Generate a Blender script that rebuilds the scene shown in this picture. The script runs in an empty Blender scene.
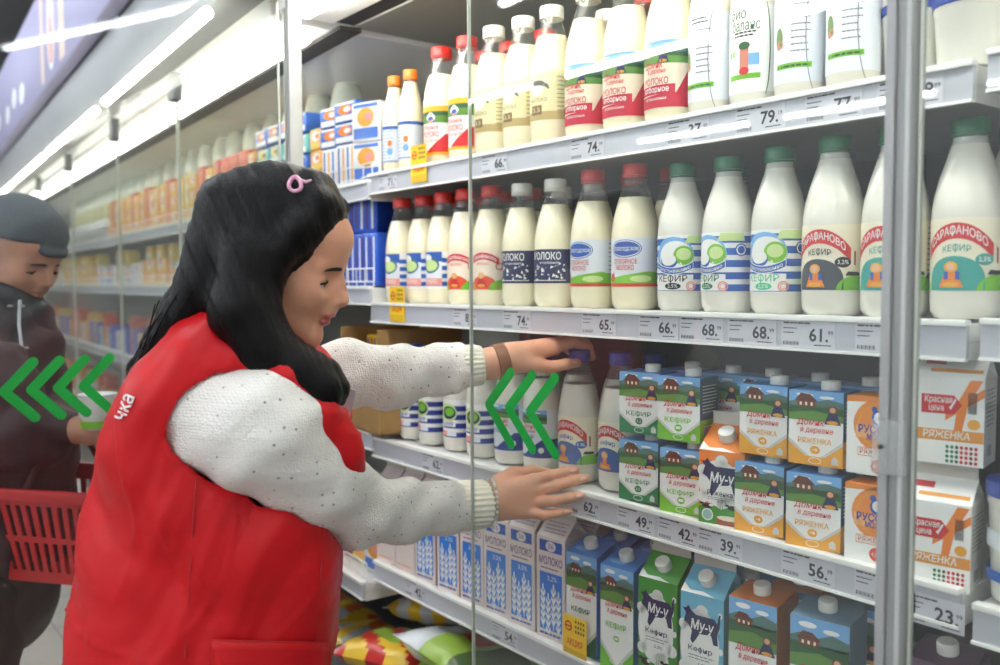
import bpy, bmesh, math, random
import numpy as np
from mathutils import Vector, Matrix
random.seed(7)
PI = math.pi
S = bpy.context.scene
COL = S.collection

# ------------------------------------------------------------------ camera
CAM_H = 1.45
cd = bpy.data.cameras.new('camera')
cam = bpy.data.objects.new('camera', cd)
COL.objects.link(cam)
FOCAL = 880.0
cd.sensor_width = 36.0
cd.lens = FOCAL * 36.0 / 1000.0
cd.clip_start = 0.02
yaw, pitch, roll = 0.6755, math.radians(3.3817), -math.radians(0.3156)
FW = Vector((-math.cos(yaw) * math.cos(pitch), math.sin(yaw) * math.cos(pitch), -math.sin(pitch)))
RT = FW.cross(Vector((0, 0, 1))).normalized()
UP = RT.cross(FW)
RT, UP = (math.cos(roll) * RT + math.sin(roll) * UP, -math.sin(roll) * RT + math.cos(roll) * UP)
cam.matrix_world = Matrix(((RT.x, UP.x, -FW.x, 0), (RT.y, UP.y, -FW.y, 0), (RT.z, UP.z, -FW.z, CAM_H), (0, 0, 0, 1)))
cd.dof.use_dof = True
cd.dof.focus_distance = 1.42
cd.dof.aperture_fstop = 3.2
S.camera = cam

def at(u, v, z):
    """point of the place seen at photo position u,v, z metres in front of the lens"""
    return Vector((0, 0, CAM_H)) + (FW + RT * ((u - 500) / FOCAL) - UP * ((v - 332.5) / FOCAL)) * z

# ------------------------------------------------------------------ world, exposure
w = bpy.data.worlds.new('world')
S.world = w
w.use_nodes = True
w.node_tree.nodes['Background'].inputs[0].default_value = (0.93, 0.97, 1.0, 1)
w.node_tree.nodes['Background'].inputs[1].default_value = 0.26
S.view_settings.view_transform = 'Standard'
S.view_settings.look = 'None'
S.view_settings.gamma = 1
S.view_settings.use_curve_mapping = False
S.view_settings.exposure = 1.5
S.cycles.max_bounces = 10
S.cycles.transparent_max_bounces = 32
S.cycles.glossy_bounces = 4
S.cycles.caustics_reflective = False
S.cycles.caustics_refractive = False
TUBE_POWER = 21.0        # emission of the store's ceiling tubes
CASE_POWER = 11.0       # emission of the tubes inside the fridge

# ------------------------------------------------------------------ materials
_m = {}
def lin(c):
    return tuple(((x / 12.92) if x <= 0.04045 else ((x + 0.055) / 1.055) ** 2.4) for x in c)

def mat(name, rgb, rough=0.5, metal=0.0, coat=0.0, bump=None, var=None, emit=0, sss=0.0):
    """rgb given as display colour 0-255; bump=(scale, strength); var=(scale, amount) mottling"""
    if name in _m:
        return _m[name]
    m = bpy.data.materials.new(name)
    m.use_nodes = True
    nt = m.node_tree
    b = nt.nodes['Principled BSDF']
    c = lin([x / 255 for x in rgb]) + (1,)
    b.inputs['Base Color'].default_value = c
    b.inputs['Roughness'].default_value = rough
    b.inputs['Metallic'].default_value = metal
    b.inputs['Coat Weight'].default_value = coat
    b.inputs['Coat Roughness'].default_value = 0.08
    if sss:
        b.inputs['Subsurface Weight'].default_value = sss
        b.inputs['Subsurface Radius'].default_value = (0.012, 0.005, 0.003)
        b.inputs['Subsurface Scale'].default_value = 0.6
    if emit:
        b.inputs['Emission Color'].default_value = c
        b.inputs['Emission Strength'].default_value = emit
    if bump or var:
        tc = nt.nodes.new('ShaderNodeTexCoord')
        n = nt.nodes.new('ShaderNodeTexNoise')
        nt.links.new(tc.outputs['Object'], n.inputs['Vector'])
        n.inputs['Scale'].default_value = (bump or var)[0]
        n.inputs['Detail'].default_value = 4
        if bump:
            bp = nt.nodes.new('ShaderNodeBump')
            bp.inputs['Strength'].default_value = bump[1]
            bp.inputs['Distance'].default_value = 0.004
            nt.links.new(n.outputs['Fac'], bp.inputs['Height'])
            nt.links.new(bp.outputs['Normal'], b.inputs['Normal'])
        if var:
            mx = nt.nodes.new('ShaderNodeMixRGB')
            mx.inputs[1].default_value = c
            mx.inputs[2].default_value = tuple(x * (1 - var[1]) for x in c[:3]) + (1,)
            nt.links.new(n.outputs['Fac'], mx.inputs[0])
            nt.links.new(mx.outputs[0], b.inputs['Base Color'])
    _m[name] = m
    return m

def ink(r, g, b):
    return mat('ink_%d_%d_%d' % (r, g, b), (r, g, b), 0.45)

def clear(name, tint=(0.97, 0.985, 0.975), dust=0.015, dustcol=(0.75, 0.78, 0.76), refl=1.0, rough=0.0):
    """thin see-through sheet: straight transmission, mirror reflection growing at grazing angles, a film of dust"""
    if name in _m:
        return _m[name]
    m = bpy.data.materials.new(name)
    m.use_nodes = True
    nt = m.node_tree
    nt.nodes.clear()
    out = nt.nodes.new('ShaderNodeOutputMaterial')
    tr = nt.nodes.new('ShaderNodeBsdfTransparent')
    tr.inputs[0].default_value = tint + (1,)
    gl = nt.nodes.new('ShaderNodeBsdfGlossy')
    gl.inputs['Roughness'].default_value = rough
    df = nt.nodes.new('ShaderNodeBsdfDiffuse')
    df.inputs[0].default_value = dustcol + (1,)
    lw = nt.nodes.new('ShaderNodeLayerWeight')
    lw.inputs['Blend'].default_value = 0.5
    pw = nt.nodes.new('ShaderNodeMath'); pw.operation = 'POWER'; pw.inputs[1].default_value = 5
    ma = nt.nodes.new('ShaderNodeMath'); ma.operation = 'MULTIPLY_ADD'; ma.inputs[1].default_value = 0.9 * refl; ma.inputs[2].default_value = 0.04 * refl
    ma.use_clamp = True
    nt.links.new(lw.outputs['Facing'], pw.inputs[0])
    nt.links.new(pw.outputs[0], ma.inputs[0])
    m1 = nt.nodes.new('ShaderNodeMixShader')
    m1.inputs[0].default_value = dust
    nt.links.new(tr.outputs[0], m1.inputs[1]); nt.links.new(df.outputs[0], m1.inputs[2])
    m2 = nt.nodes.new('ShaderNodeMixShader')
    nt.links.new(ma.outputs[0], m2.inputs[0])
    nt.links.new(m1.outputs[0], m2.inputs[1]); nt.links.new(gl.outputs[0], m2.inputs[2])
    nt.links.new(m2.outputs[0], out.inputs[0])
    _m[name] = m
    return m

# ------------------------------------------------------------------ mesh helpers
class MB:
    """collects shapes, then links them as ONE mesh object"""
    def __init__(s):
        s.v, s.f, s.mi, s.mats = [], [], [], []
    def slot(s, m):
        if m not in s.mats:
            s.mats.append(m)
        return s.mats.index(m)
    def add(s, vs, fs, m):
        o = len(s.v); k = s.slot(m)
        s.v.extend([tuple(x) for x in vs])
        for f in fs:
            s.f.append(tuple(i + o for i in f)); s.mi.append(k)
        return s
    def box(s, x0, y0, z0, x1, y1, z1, m, bev=0.0, top=None, front=None, xf=None):
        bm = bmesh.new()
        bmesh.ops.create_cube(bm, size=1)
        for v in bm.verts:
            v.co = ((x0 + x1) / 2 + v.co.x * (x1 - x0), (y0 + y1) / 2 + v.co.y * (y1 - y0), (z0 + z1) / 2 + v.co.z * (z1 - z0))
        if bev:
            bmesh.ops.bevel(bm, geom=bm.edges[:], offset=bev, segments=2, affect='EDGES', profile=0.6)
        bm.normal_update(); bm.verts.index_update()
        o = len(s.v)
        s.v.extend([tuple(xf(v.co) if xf else v.co) for v in bm.verts])
        for f in bm.faces:
            mm = top if (top and f.normal.z > 0.7) else front if (front and f.normal.y < -0.7) else m
            s.f.append(tuple(v.index + o for v in f.verts)); s.mi.append(s.slot(mm))
        bm.free()
        return s
    def lathe(s, prof, m, seg=28, cx=0, cy=0, z0=0, mod=None, cap_top=True):
        vs, fs = [], []
        n = len(prof)
        for r, z in prof:
            for k in range(seg):
                a = 2 * PI * k / seg
                rr = r * (mod(a, z) if mod else 1)
                vs.append((cx + rr * math.cos(a), cy + rr * math.sin(a), z0 + z))
        for i in range(n - 1):
            for k in range(seg):
                k2 = (k + 1) % seg
                fs.append((i * seg + k, i * seg + k2, (i + 1) * seg + k2, (i + 1) * seg + k))
        fs.append(tuple(reversed(range(seg))))
        if cap_top:
            fs.append(tuple((n - 1) * seg + k for k in range(seg)))
        return s.add(vs, fs, m)
    def tube(s, pts, r, m, seg=8, closed=False):
        pts = [Vector(p) for p in pts]
        rs = r if isinstance(r, (list, tuple)) else [r] * len(pts)
        vs, fs = [], []
        n = len(pts)
        nrm = None
        for i, p in enumerate(pts):
            a = pts[(i - 1) % n] if (closed or i) else p
            b = pts[(i + 1) % n] if (closed or i < n - 1) else p
            t = (b - a).normalized()
            if nrm is None:
                nrm = t.orthogonal().normalized()
            nrm = (nrm - t * nrm.dot(t)).normalized()
            bi = t.cross(nrm)
            for k in range(seg):
                q = 2 * PI * k / seg
                vs.append(p + (nrm * math.cos(q) + bi * math.sin(q)) * rs[i])
        for i in range(n if closed else n - 1):
            j = (i + 1) % n
            for k in range(seg):
                k2 = (k + 1) % seg
                fs.append((i * seg + k, i * seg + k2, j * seg + k2, j * seg + k))
        if not closed:
            fs.append(tuple(reversed(range(seg)))); fs.append(tuple((n - 1) * seg + k for k in range(seg)))
        return s.add(vs, fs, m)
    def build(s, name, parent=None, smooth=35, loc=None, rotz=None):
        me = bpy.data.meshes.new(name)
        me.from_pydata(s.v, [], s.f)
        for m in s.mats:
            me.materials.append(m)
        me.polygons.foreach_set('material_index', s.mi)
        me.validate()
        if smooth:
            me.polygons.foreach_set('use_smooth', [True] * len(me.polygons))
            me.set_sharp_from_angle(angle=math.radians(smooth))
        me.update()
        o = bpy.data.objects.new(name, me)
        COL.objects.link(o)
        if parent:
            o.parent = parent
        if loc is not None:
            o.location = loc
        if rotz is not None:
            o.rotation_euler[2] = rotz
        return o

LABELS = {}
def tag(o, label, cat, group=None):
    o['label'] = label; o['category'] = cat
    if group:
        o['group'] = group
    return o
def thing(name, label, cat, loc=(0, 0, 0), rotz=0.0, group=None):
    o = bpy.data.objects.new(name, None)
    COL.objects.link(o)
    o.empty_display_size = 0.02
    o.location = loc; o.rotation_euler = (0, 0, rotz)
    return tag(o, label, cat, group)
def struct(o):
    o['kind'] = 'structure'
    return o
KIDS = {}
def dup(root, loc, rotz, label, group=None):
    r = root.copy(); COL.objects.link(r)
    r.location = loc; r.rotation_euler = (0, 0, rotz)
    r['label'] = label
    if group:
        r['group'] = group
    if root.name not in KIDS:
        KIDS[root.name] = [(c, list(c.children)) for c in root.children]
    for c, gs in KIDS[root.name]:
        n = c.copy(); COL.objects.link(n); n.parent = r
        for g in gs:
            d = g.copy(); COL.objects.link(d); d.parent = n
    return r

# ------------------------------------------------------------------ printed artwork: flat shapes and lettering, mapped onto a face or wrapped round a bottle
_tx = {}
def glyphs(txt, bold):
    k = (txt, bold)
    if k not in _tx and ('Ф' in txt or 'ф' in txt):
        # round letter plus a stem
        base = txt.replace('Ф', 'О').replace('ф', 'о')
        vs, fs, tw, mid = glyphs(base, bold)
        vs, fs = list(vs), list(fs)
        x0 = min(v[0] for v in vs)
        for i, ch in enumerate(txt):
            if ch in 'Фф':
                a = glyphs(base[:i + 1], bold)[2]; o = glyphs(base[i], bold)[2]
                c = x0 + a - o / 2
                lo_, hi_ = (-.47, .43) if ch == 'Ф' else (-.55, .40)
                t = .05 + bold
                n = len(vs)
                vs += [(c - t, lo_), (c + t, lo_), (c + t, hi_), (c - t, hi_)]; fs.append((n, n + 1, n + 2, n + 3))
        _tx[k] = (vs, fs, tw, mid)
    if k not in _tx:
        c = bpy.data.curves.new('lettering', 'FONT')
        c.body = txt; c.size = 1.0; c.offset = bold; c.resolution_u = 2
        c.align_x = 'CENTER'; c.align_y = 'CENTER'
        o = bpy.data.objects.new('lettering', c)
        COL.objects.link(o)
        dg = bpy.context.evaluated_depsgraph_get()
        me = bpy.data.meshes.new_from_object(o.evaluated_get(dg))
        vs = [tuple(v.co)[:2] for v in me.vertices]
        fs = [tuple(p.vertices) for p in me.polygons]
        bpy.data.objects.remove(o); bpy.data.curves.remove(c); bpy.data.meshes.remove(me)
        xs = [v[0] for v in vs] or [0]
        _tx[k] = (vs, fs, max(xs) - min(xs), (max(xs) + min(xs)) / 2)
    return _tx[k]

class Art:
    def __init__(s):
        s.items = []
    def poly(s, pts, m, lay=1):
        s.items.append((list(pts), [tuple(range(len(pts)))], m, lay)); return s
    def rect(s, x0, y0, x1, y1, m, lay=1):
        return s.poly([(x0, y0), (x1, y0), (x1, y1), (x0, y1)], m, lay)
    def ell(s, cx, cy, rx, ry, m, lay=1, n=20, a0=0, a1=2 * PI):
        return s.poly([(cx + rx * math.cos(a0 + (a1 - a0) * k / n), cy + ry * math.sin(a0 + (a1 - a0) * k / n)) for k in range(n if a1 - a0 > 6.2 else n + 1)], m, lay)
    def ring(s, cx, cy, rx, ry, t, m, lay=1, n=24, a0=0, a1=2 * PI):
        for k in range(n):
            p, q = a0 + (a1 - a0) * k / n, a0 + (a1 - a0) * (k + 1) / n
            s.poly([(cx + rx * math.cos(p), cy + ry * math.sin(p)), (cx + rx * math.cos(q), cy + ry * math.sin(q)),
                    (cx + (rx - t) * math.cos(q), cy + (ry - t) * math.sin(q)), (cx + (rx - t) * math.cos(p), cy + (ry - t) * math.sin(p))], m, lay)
        return s
    def band(s, x0, x1, yf, h, m, lay=1, n=12):
        """ribbon following y=yf(x)"""
        for k in range(n):
            a, b = x0 + (x1 - x0) * k / n, x0 + (x1 - x0) * (k + 1) / n
            s.poly([(a, yf(a) - h / 2), (b, yf(b) - h / 2), (b, yf(b) + h / 2), (a, yf(a) + h / 2)], m, lay)
        return s
    def text(s, t, cx, cy, h, m, lay=3, width=None, bold=0.0, slant=0.0, yf=None):
        """lettering of cap height h centred at cx,cy; width squeezes it; yf bends it"""
        vs, fs, tw, mid = glyphs(t, bold)
        sy = h / 0.72
        sx = (width / tw) if (width and tw) else sy
        out = []
        for x, y in vs:
            X = (x - mid) * sx + slant * y * sy; Y = (y - 0.0) * sy
            X += cx
            out.append((X, Y + cy + (yf(X) if yf else 0)))
        s.items.append((out, fs, m, lay)); return s
    def lines(s, x0, x1, y, n, dy, h, m, lay=2, ragged=0.25, seed=1):
        rr = random.Random(seed)
        for k in range(n):
            x = x0
            e = x1 - (x1 - x0) * rr.random() * ragged
            while x < e:
                L = (x1 - x0) * (0.08 + 0.14 * rr.random())
                s.rect(x, y - k * dy, min(x + L, e), y - k * dy + h, m, lay)
                x += L + (x1 - x0) * 0.03
        return s
    def put(s, mb, fn, step=None, lay0=0.0, dl=0.00014):
        """fn(x, y, lift) -> point; step splits wide shapes so that they can bend"""
        for pts, fs, m, lay in s.items:
            lift = lay0 + lay * dl
            if step:
                xs = [p[0] for p in pts]
                if max(xs) - min(xs) > step * 1.5:
                    bm = bmesh.new()
                    bv = [bm.verts.new((x, y, 0)) for x, y in pts]
                    for f in fs:
                        try:
                            bm.faces.new([bv[i] for i in f])
                        except ValueError:
                            pass
                    k0, k1 = math.ceil(min(xs) / step), math.floor(max(xs) / step)
                    for k in range(k0, k1 + 1):
                        bmesh.ops.bisect_plane(bm, geom=bm.verts[:] + bm.edges[:] + bm.faces[:], plane_co=(k * step, 0, 0), plane_no=(1, 0, 0))
                    bm.verts.index_update()
                    vs = [fn(v.co.x, v.co.y, lift) for v in bm.verts]
                    ff = [tuple(v.index for v in f.verts) for f in bm.faces]
                    bm.free()
                    mb.add(vs, ff, m)
                    continue
            mb.add([fn(x, y, lift) for x, y in pts], fs, m)
        return mb
def on_cyl(R):
    return lambda x, y, l: ((R + l) * math.sin(x / R), -(R + l) * math.cos(x / R), y)
def on_front(yf=0.0, z0=0.0):
    return lambda x, y, l: (x, yf - l, y + z0)
def on_right(xr=0.0, z0=0.0):
    return lambda x, y, l: (xr + l, x, y + z0)

# colours
WHITE = mat('white_print', (240, 240, 236), 0.45)
CREAM = mat('cream_print', (238, 230, 205), 0.45)
RED = mat('red_print', (205, 40, 45), 0.45)
NAVY = mat('navy_print', (32, 38, 84), 0.45)
BLUE = mat('blue_print', (40, 92, 178), 0.45)
SKY = mat('sky_print', (120, 175, 225), 0.45)
GREEN = mat('green_print', (20, 125, 75), 0.45)
LIME = mat('lime_print', (120, 190, 50), 0.45)
DGREEN = mat('dark_green_print', (44, 92, 50), 0.45)
ORANGE = mat('orange_print', (236, 130, 40), 0.45)
AMBER = mat('amber_print', (235, 165, 50), 0.45)
YELLOW = mat('yellow_print', (250, 205, 30), 0.45)
BLACK = mat('black_print', (30, 30, 34), 0.5)
GREY = mat('grey_print', (120, 124, 130), 0.5)
TEAL = mat('teal_print', (60, 160, 150), 0.45)
BROWN = mat('brown_print', (120, 66, 42), 0.5)
SKIN_INK = mat('skin_print', (228, 178, 140), 0.5)
PINK = mat('pink_print', (232, 150, 140), 0.5)
VIOLET = mat('violet_print', (82, 60, 120), 0.5)
BEIGE = mat('beige_print', (232, 222, 176), 0.5)
MILK = mat('milk_in_bottle', (240, 232, 200), 0.28, coat=0.7)
KEFIR = mat('kefir_in_bottle', (226, 223, 210), 0.28, coat=0.7)
PET = clear('clear_bottle_plastic', (0.96, 0.97, 0.96), dust=0.05, refl=1.4, rough=0.03)
FROST = clear('frosted_bottle_plastic', (0.9, 0.91, 0.9), dust=0.80, dustcol=(0.72, 0.72, 0.69), refl=1.2, rough=0.08)
CAPR = mat('red_cap_plastic', (205, 45, 40), 0.4)
CAPW = mat('white_cap_plastic', (236, 234, 226), 0.4)
CAPG = mat('green_cap_plastic', (28, 110, 74), 0.4)
CAPO = mat('orange_cap_plastic', (240, 130, 30), 0.4)
CAPB = mat('blue_cap_plastic', (32, 62, 150), 0.4)
CAPT = mat('teal_cap_plastic', (38, 100, 120), 0.4)

# ------------------------------------------------------------------ the room and the fridge
X0, X1 = -1.93, -0.487         # the open bay's shelves, left and right end
RAIL_Y = 1.13
GLASS_Y = 0.93
POST_X, POST_W = -0.4716, 0.030
Z1, Z2, Z3, Z4 = 1.715, 1.397, 1.058, 0.738
METAL = mat('brushed_aluminium', (164, 165, 164), 0.5, metal=0.1)
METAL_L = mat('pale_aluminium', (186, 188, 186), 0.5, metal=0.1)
CASE = mat('grey_case_liner', (150, 150, 143), 0.5)
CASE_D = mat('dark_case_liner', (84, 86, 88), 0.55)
SHELF = mat('white_shelf_enamel', (222, 222, 220), 0.35)
RAILM = mat('price_rail_plastic', (192, 194, 202), 0.35, coat=0.3)
LIP = mat('white_rail_lip', (244, 244, 240), 0.3)
DARK = mat('dark_grille', (52, 48, 46), 0.6)
PAPER = mat('tag_paper', (204, 205, 212), 0.6)
FLOORM = mat('floor_tile', (172, 166, 158), 0.35, var=(3, 0.25))
GLASS = clear('door_glass', (0.965, 0.98, 0.972), dust=0.02, refl=1.0)
SEAL = mat('door_edge_seal', (206, 210, 198), 0.3, metal=0.2)
LAMP = mat('fridge_tube', (255, 252, 244), 0.4, emit=CASE_POWER)
LAMPF = mat('further_fridge_tube', (255, 252, 244), 0.4, emit=4.5)
LAMP2 = mat('ceiling_tube', (244, 250, 255), 0.4, emit=TUBE_POWER)

def far(e, q, z):
    """position along the further run of the fridge: e metres beyond the door post, q metres into the case"""
    a = math.radians(4.4)
    return Vector((-2.036 - math.cos(a) * e + math.sin(a) * q, 0.98 + math.sin(a) * e + math.cos(a) * q, z))
FAR_ROT = -math.radians(4.4)
def far_xf(co):
    return far(-co[0], co[1], co[2])

def floor_bm():
    mb = MB()
    mb.box(-12, -9, -0.1, 6, 4, 0, FLOORM)
    return mb
fl = struct(floor_bm().build('floor'))
g = MB()
gm = mat('tile_joint', (128, 122, 116), 0.7)
# tile joints are thin flush strips of grout, part of the floor
for k in range(-30, 8):
    g.box(k * 0.4 - 0.003, -5, 0.0, k * 0.4 + 0.003, 0.96, 0.0006, gm)
for k in range(-12, 3):
    g.box(-12, k * 0.4 - 0.003, 0.0, 3, k * 0.4 + 0.003, 0.0006, gm)
o = g.build('trim_1'); o['kind'] = 'structure'
CEIL_Z = 3.6
struct(MB().box(-12, -9, CEIL_Z, 6, 4, CEIL_Z + 0.1, mat('dark_ceiling', (96, 96, 98), 0.8)).build('ceiling'))
struct(MB().box(-12, 3.9, 0, 6, 4.0, CEIL_Z, mat('store_wall', (170, 168, 164), 0.8)).build('wall_back'))
struct(MB().box(-12.1, -9, 0, -12, 4, CEIL_Z, mat('store_wall', (170, 168, 164), 0.8)).build('wall_left'))

# ceiling tube lights of the store
def ceiling_light(label, x, y, length, rot, z=3.28):
    t = thing('ceiling_light', label, 'ceiling light', (x, y, z), rot, 'fluorescent lights over the aisle')
    h = MB().box(-length / 2, -0.06, 0.03, length / 2, 0.06, 0.09, mat('lamp_housing', (225, 226, 226), 0.5), 0.008)
    for s in (-1, 1):
        h.box(s * length * 0.35 - 0.006, -0.006, 0.09, s * length * 0.35 + 0.006, 0.006, CEIL_Z - z, METAL)
    h.build('housing', t)
    MB().tube([(-length / 2 + 0.02, 0, 0.008), (length / 2 - 0.02, 0, 0.008)], 0.02, LAMP2, 10).build('tube', t)
    return t
rows_ = ['nearest the case', 'second out from the case', 'third out from the case', 'farthest from the case']
for j, yy in enumerate((0.2, -1.9, -3.66, -7.05)):
    for k, xx in enumerate((-8.2, -6.0, -3.8, -1.6, 0.6)):
        ceiling_light('white ceiling tube light, %s in the row %s' % (['farthest', 'fourth', 'third', 'second', 'first'][k], rows_[j]), xx + (.95 if j >= 2 else 0), yy, 1.75, 0)

ceiling_light('long white ceiling tube light set askew beyond the camera end of the fridge', 2.98, 1.81, 2.35, math.atan2(.92, -2.27))
# --- fridge case: one thing
case = thing('display_fridge', 'long grey glass-fronted display fridge holding the dairy shelves', 'fridge', (0, 0, 0))
MB().box(X0 - 0.14, 1.74, 1.70, 0.75, 1.80, 2.30, CASE).build('back_panel', case)
MB().box(X0 - 0.14, 1.735, 0.0, 0.75, 1.80, 1.70, mat('dark_back_grille', (58, 60, 62), 0.6)).build('lower_back_panel', case)  # plain back panel below the top shelf, darker grey than the liner above
MB().box(-9, 0.78, 0.0, 0.02, 0.84, 2.3, CASE, xf=far_xf).build('back_panel', case)
mb = MB().box(X0 - 0.1, GLASS_Y + 0.015, 2.10, 0.75, 1.09, 2.16, LIP).box(X0 - 0.1, 1.15, 2.10, 0.75, 1.74, 2.16, CASE)
mb.build('inner_ceiling', case)
MB().box(-9, -0.03, 2.10, -0.06, 0.78, 2.16, LIP, xf=far_xf).build('inner_ceiling', case)
MB().box(X0 - 0.1, 1.09, 2.105, 0.75, 1.15, 2.14, DARK).build('air_grille', case)
MB().box(-9, 0.13, 2.09, 0, 0.19, 2.099, DARK, xf=far_xf).build('air_grille', case)
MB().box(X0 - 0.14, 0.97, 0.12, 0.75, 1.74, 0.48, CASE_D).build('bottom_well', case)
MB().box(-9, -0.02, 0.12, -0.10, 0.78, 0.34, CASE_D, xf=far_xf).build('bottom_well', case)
mb = MB().box(X0 - 0.1, 0.92, 0.0, 0.75, 0.97, 0.38, METAL_L, 0.004)
mb.build('bumper', case)
MB().box(-9, -0.07, 0.0, 0.0, -0.02, 0.36, METAL_L, 0.004, xf=far_xf).build('bumper', case)
HEADM = mat('header_paint', (150, 151, 154), 0.5)
LAMP3 = mat('canopy_tube_glow', (255, 252, 232), 0.4, emit=3.0)
MB().box(X0 - 0.1, GLASS_Y - 0.06, 2.16, 0.75, GLASS_Y + 0.1, 2.20, HEADM, 0.006).build('header', case)
MB().box(-9, -0.13, 2.16, -0.0, 0.05, 2.40, HEADM, 0.006, xf=far_xf).build('header', case)
# lilac fascia sign above the header
sg = MB().box(-9, -0.18, 2.42, -0.0, -0.12, 2.92, mat('fascia_lilac', (150, 144, 180), 0.5), 0.004, xf=far_xf)
sg.build('fascia', case)
# post at the bay's left end, post between the bays
def post(x, wdt, label, y0=GLASS_Y - 0.03):
    t = MB()
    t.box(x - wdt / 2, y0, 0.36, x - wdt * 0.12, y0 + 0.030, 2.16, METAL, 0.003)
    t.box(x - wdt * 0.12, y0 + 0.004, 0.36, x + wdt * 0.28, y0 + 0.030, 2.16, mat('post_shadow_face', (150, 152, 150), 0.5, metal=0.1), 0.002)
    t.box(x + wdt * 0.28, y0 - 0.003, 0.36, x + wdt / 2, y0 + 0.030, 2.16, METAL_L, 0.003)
    o = t.build('door_post', case); o['label'] = label
    return o
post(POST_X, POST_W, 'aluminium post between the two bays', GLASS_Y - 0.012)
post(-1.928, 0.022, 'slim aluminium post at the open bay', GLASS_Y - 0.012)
# joint plate on the near post
mb = MB().box(POST_X - 0.019, GLASS_Y - 0.018, 1.238, POST_X + 0.018, GLASS_Y - 0.014, 1.298, clear('clear_plate', (0.95, 0.96, 0.96), dust=0.25), 0.002)
mb.tube([(POST_X - 0.008, GLASS_Y - 0.020, 1.268), (POST_X - 0.008, GLASS_Y - 0.017, 1.268)], 0.0025, DARK, 10)
mb.build('joint_plate', case)
# uprights carrying the shelves
for x in (X0 - 0.012, X1 + 0.006):
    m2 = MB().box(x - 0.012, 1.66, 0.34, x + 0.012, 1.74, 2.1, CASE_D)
    m2.build('upright', case)
# tubes inside the case
mb = MB().tube([(X0, 0.968, 2.080), (0.7, 0.968, 2.080)], 0.013, LAMP, 10); mb.build('lamp_tube', case)
for k in range(6):
    MB().tube([far(0.06 + k * 1.45, 0.06, 2.07), far(1.42 + k * 1.45, 0.06, 2.07)], 0.016, LAMPF, 10).build('lamp_tube', case)
# header tube on the outside of the far run
for k in range(4):
    MB().tube([far(0.15 + k * 1.5, -0.16, 2.12), far(1.45 + k * 1.5, -0.16, 2.12)], 0.016, LAMP3, 10).build('canopy_tube', case)
# round red and white emblem on the fascia, over orange bars
def fascia_mark(name, fn):
    A = Art(); fn(A); m = MB(); A.put(m, lambda x, y, l: far_xf((x, -0.1805 - l, y))); m.build(name, case)
fo_ = mat('fascia_orange', (226, 196, 178), 0.5)
fascia_mark('orange_bar', lambda A: A.rect(-2.35, 2.45, -2.2, 2.9, fo_, 1))
fascia_mark('orange_bar', lambda A: A.rect(-2.95, 2.45, -2.85, 2.9, fo_, 1))
fascia_mark('oval_emblem', lambda A: (A.ell(-2.6, 2.66, 0.12, 0.2, WHITE, 2), A.ring(-2.6, 2.66, 0.10, 0.17, 0.02, RED, 3), A.ell(-2.6, 2.62, 0.035, 0.11, RED, 3)))
for hx, hz in ((-4.6, 2.56), (-4.2, 2.6), (-3.8, 2.56), (-5.2, 2.6)):
    fascia_mark('white_mark', lambda A: A.ell(hx, hz, 0.12, 0.06, WHITE, 2))

# --- shelves
def shelf(label, xa, xb, z, tall=0.048, xf=None, y0=RAIL_Y, y1=1.70, fence=False):
    t = thing('fridge_shelf', label, 'shelf', (0, 0, 0))
    MB().box(xa, y0 + 0.008, z - 0.028, xb, y1, z - 0.004, SHELF, 0.002, xf=xf).build('deck', t)
    r = MB().box(xa, y0, z - tall, xb, y0 + 0.008, z - 0.005, RAILM, 0.001, xf=xf)
    r.box(xa, y0 - 0.004, z - tall - 0.003, xb, y0 + 0.006, z - tall + 0.001, LIP, xf=xf)
    r.build('price_rail', t)
    MB().box(xa, y0 - 0.005, z - 0.007, xb, y0 + 0.012, z + 0.001, LIP, 0.001, xf=xf).build('rail_lip', t)
    for x in (xa, xb):
        s = 0.004 if x == xa else -0.004
        MB().box(min(x, x + s), y0 + 0.008, z - 0.05, max(x, x + s), y1, z - 0.028, SHELF, xf=xf).build('bracket', t)
    if fence:
        f = MB()
        wire = mat('white_wire', (235, 236, 236), 0.35)
        n = max(3, int((xb - xa) / 0.05))
        T = xf or (lambda c: Vector(c))
        for zz in (0.012, 0.045):
            f.tube([T((xa, y0 + 0.012, z + zz)), T((xb, y0 + 0.012, z + zz))], 0.002, wire, 6)
        for k in range(n + 1):
            x = xa + (xb - xa) * k / n
            f.tube([T((x, y0 + 0.012, z - 0.002)), T((x, y0 + 0.012, z + 0.045))], 0.0015, wire, 6)
        f.build('wire_rail', t)
    return t
for nm, z in (('top shelf', Z1), ('second shelf', Z2), ('third shelf', Z3), ('bottom shelf', Z4)):
    shelf('white enamel %s of the open bay, price rail along its edge' % nm, X0, X1, z)
for nm, z in (('top', Z1 + 0.008), ('second', Z2 + 0.003), ('third', Z3 - 0.012), ('bottom', Z4)):
    shelf('white %s shelf just past the aluminium post' % nm, X1 + 0.016, 0.55, z)
FARZ = [(1.875, 'highest', False), (1.700, 'second-highest', True), (1.437, 'middle', True), (1.07, 'second-lowest', False), (0.69, 'lowest', True)]
for z, nm, fe in FARZ:
    shelf('pale %s shelf of the further run beyond the slim post' % nm, -7.5, -0.52 if z > 1.8 else 0.105, z, 0.044, far_xf, 0.36 if z > 1.8 else 0.15 if z > 0.7 else 0.12, 0.74, fe)

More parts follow.
